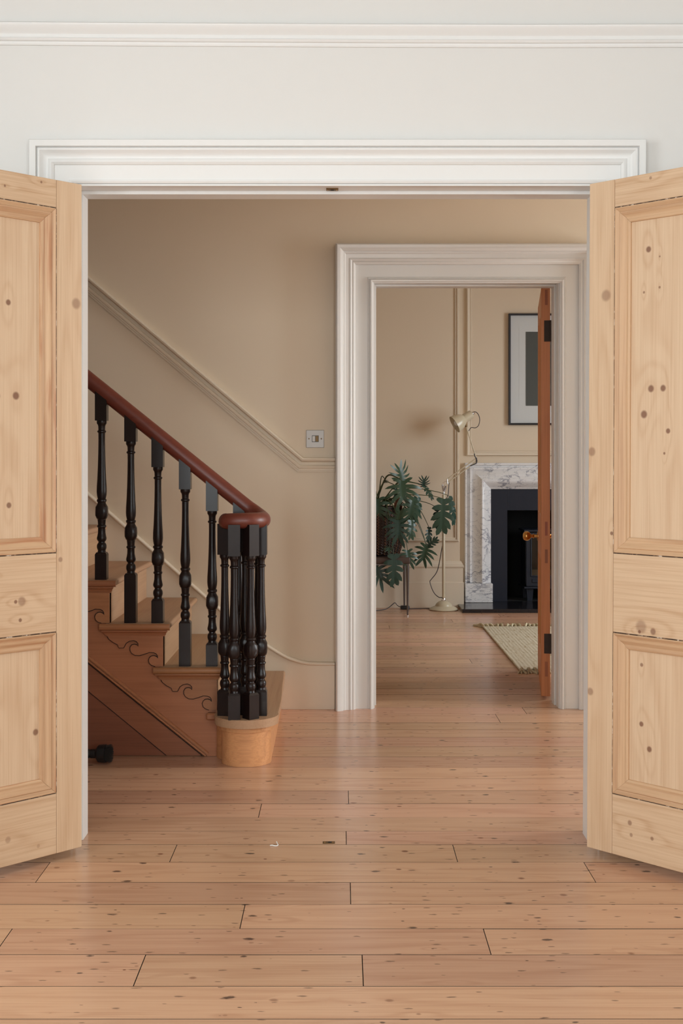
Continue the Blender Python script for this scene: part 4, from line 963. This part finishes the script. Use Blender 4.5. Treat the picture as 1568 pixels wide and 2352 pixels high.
LEAVES = [  # zoomed pixel of base, tip; half width (m); depth; droop; facing
    ((480, 290), (500, 600), .165, 9.56, .10, (.1, -.75, .65)), ((480, 300), (440, 75), .12, 9.62, .05, (.2, -.6, .8)), ((800, 365), (960, 545), .045, 9.72, .2, (.5, -.6, .6)), ((800, 365), (810, 260), .06, 9.72, .1, (.1, -.8, .6)),
    ((640, 590), (600, 870), .11, 9.55, .25, (.3, -.8, .5)), ((700, 540), (700, 950), .09, 9.60, .3, (.7, -.6, .3)), ((1100, 560), (1080, 1060), .105, 9.62, .15, (.1, -.9, .4)), ((1190, 520), (1330, 930), .065, 9.66, .25, (.7, -.5, .4)),
    ((415, 880), (420, 1170), .13, 9.44, .12, (0, -.9, .4)), ((415, 900), (450, 730), .08, 9.45, .05, (.1, -.9, .4)), ((880, 985), (900, 1190), .04, 9.66, .3, (.5, -.7, .4)), ((850, 1260), (780, 1500), .105, 9.58, .1, (-.1, -.9, .35)), ((850, 1270), (1000, 1160), .045, 9.58, .1, (-.2, -.9, .3)),
    ((560, 1330), (600, 1540), .085, 9.46, .15, (.2, -.9, .35)), ((350, 1390), (370, 1850), .085, 9.42, .12, (.1, -.95, .25)), ((100, 560), (130, 860), .13, 9.50, .2, (-.1, -.8, .5)), ((610, 880), (630, 1150), .06, 9.55, .2, (.4, -.8, .4)),
    ((60, 1560), (200, 1800), .15, 9.46, .1, (-.2, -.7, .6)), ((1010, 700), (990, 1010), .05, 9.66, .2, (-.5, -.7, .3)), ((230, 280), (235, 310), .03, 9.7, .1, (0, -.9, .3)), ((390, 380), (385, 520), .035, 9.62, .2, (.3, -.9, .3)), ((290, 1290), (260, 1340), .05, 9.44, .1, (0, -.9, .3))]
crown = Vector((bx_ + .02, by_, .86))
rs = random.Random(21)
for i, (b0, t0, w_, Yd, dr, nrm) in enumerate(LEAVES):
    B_, T_ = PT(*K4(*b0), Yd), PT(*K4(*t0), Yd - .03)
    xax = (T_ - B_); Ln = xax.length; xax.normalize(); nv = Vector(nrm).normalized(); zax = (nv - xax * nv.dot(xax)).normalized(); yax = zax.cross(xax)
    bm = leafmesh(Ln, w_ * .72, i, dr)
    mat = Matrix.Translation(B_) @ Matrix((xax, yax, zax)).transposed().to_4x4()
    bmesh.ops.transform(bm, matrix=mat, verts=bm.verts)
    obj('leaf', bm, M['leaf'], pl, smooth=60)
    st0 = crown + Vector((rs.uniform(-.05, .05), rs.uniform(-.06, .04), rs.uniform(-.03, .02)))
    up_ = max(st0.z, B_.z) + .03 + .05 * rs.random()
    if B_.z < .75: midp = [Vector((st0.x + (B_.x - st0.x) * .35, st0.y + (B_.y - st0.y) * .45, st0.z + .035)), Vector((st0.x + (B_.x - st0.x) * .75, st0.y + (B_.y - st0.y) * .85, (st0.z + B_.z) / 2 + .06))]
    else: midp = [Vector((st0.x + (B_.x - st0.x) * .4, (st0.y + B_.y) / 2, up_ - .02)), Vector((st0.x + (B_.x - st0.x) * .8, B_.y, (up_ + B_.z) / 2))]
    bm = bmesh.new(); tube(bm, smoothpath([st0] + midp + [B_], 5), [.0048 - .0024 * k_ / 15 for k_ in range(16)], 6); obj('leaf_stalk', bm, M['stem'], pl, smooth=60)

# ------------------------------------------------------------------ rug
rx0, rx1, ry0, ry1 = 1.018, 2.45, 6.97, 8.80
rg = empty('rug', ((rx0 + rx1) / 2, (ry0 + ry1) / 2, 0), label='cream ribbed jute rug with knotted fringe before the fireplace', cat='rug')
bm = nb((rx0, ry0, .0005), (rx1, ry1, .011), bev=.004, seg=2); obj('rug_body', bm, M['rug'], rg)
tm = []
for s in range(3):
    bm = bmesh.new(); rf = random.Random(40 + s)
    for j in range(5):
        a = rf.uniform(-.5, .5); tube(bm, smoothpath([(0, 0, .007), (rf.uniform(-.006, .006), -.03, .010 + rf.uniform(0, .006)), (a * .03, -.06, .005), (a * .06, -.095 - rf.uniform(0, .02), .003)], 4), [.0058] * 12 + [.003], 5)
    lathe(bm, [(.006, -.004), (.009, .002), (.006, .010)], (0, -.008, .006), 8, axis=(0, -1, 0))
    bmesh.ops.recalc_face_normals(bm, faces=bm.faces)
    me = bpy.data.meshes.new('tassel'); bm.to_mesh(me); bm.free(); me.materials.append(M['fringe']); tm.append(me)
nt = 44; rf = random.Random(8); base = WL[rg.name]
for e_ in (0, 1):
    for i in range(nt):
        o = bpy.data.objects.new('tassel', tm[rf.randrange(3)]); COL.objects.link(o); o.parent = rg
        x = rx0 + .012 + (rx1 - rx0 - .024) * i / (nt - 1)
        o.location = (x - base.x, (ry0 if e_ == 0 else ry1) - base.y, 0)
        o.rotation_euler = (0, 0, (0 if e_ == 0 else math.pi) + rf.uniform(-.5, .5) + (.75 if e_ == 1 and i < 3 else 0))
        o.scale = (1, rf.uniform(.75, 1.05) if e_ == 0 else rf.uniform(.8, 1.4), 1.5)
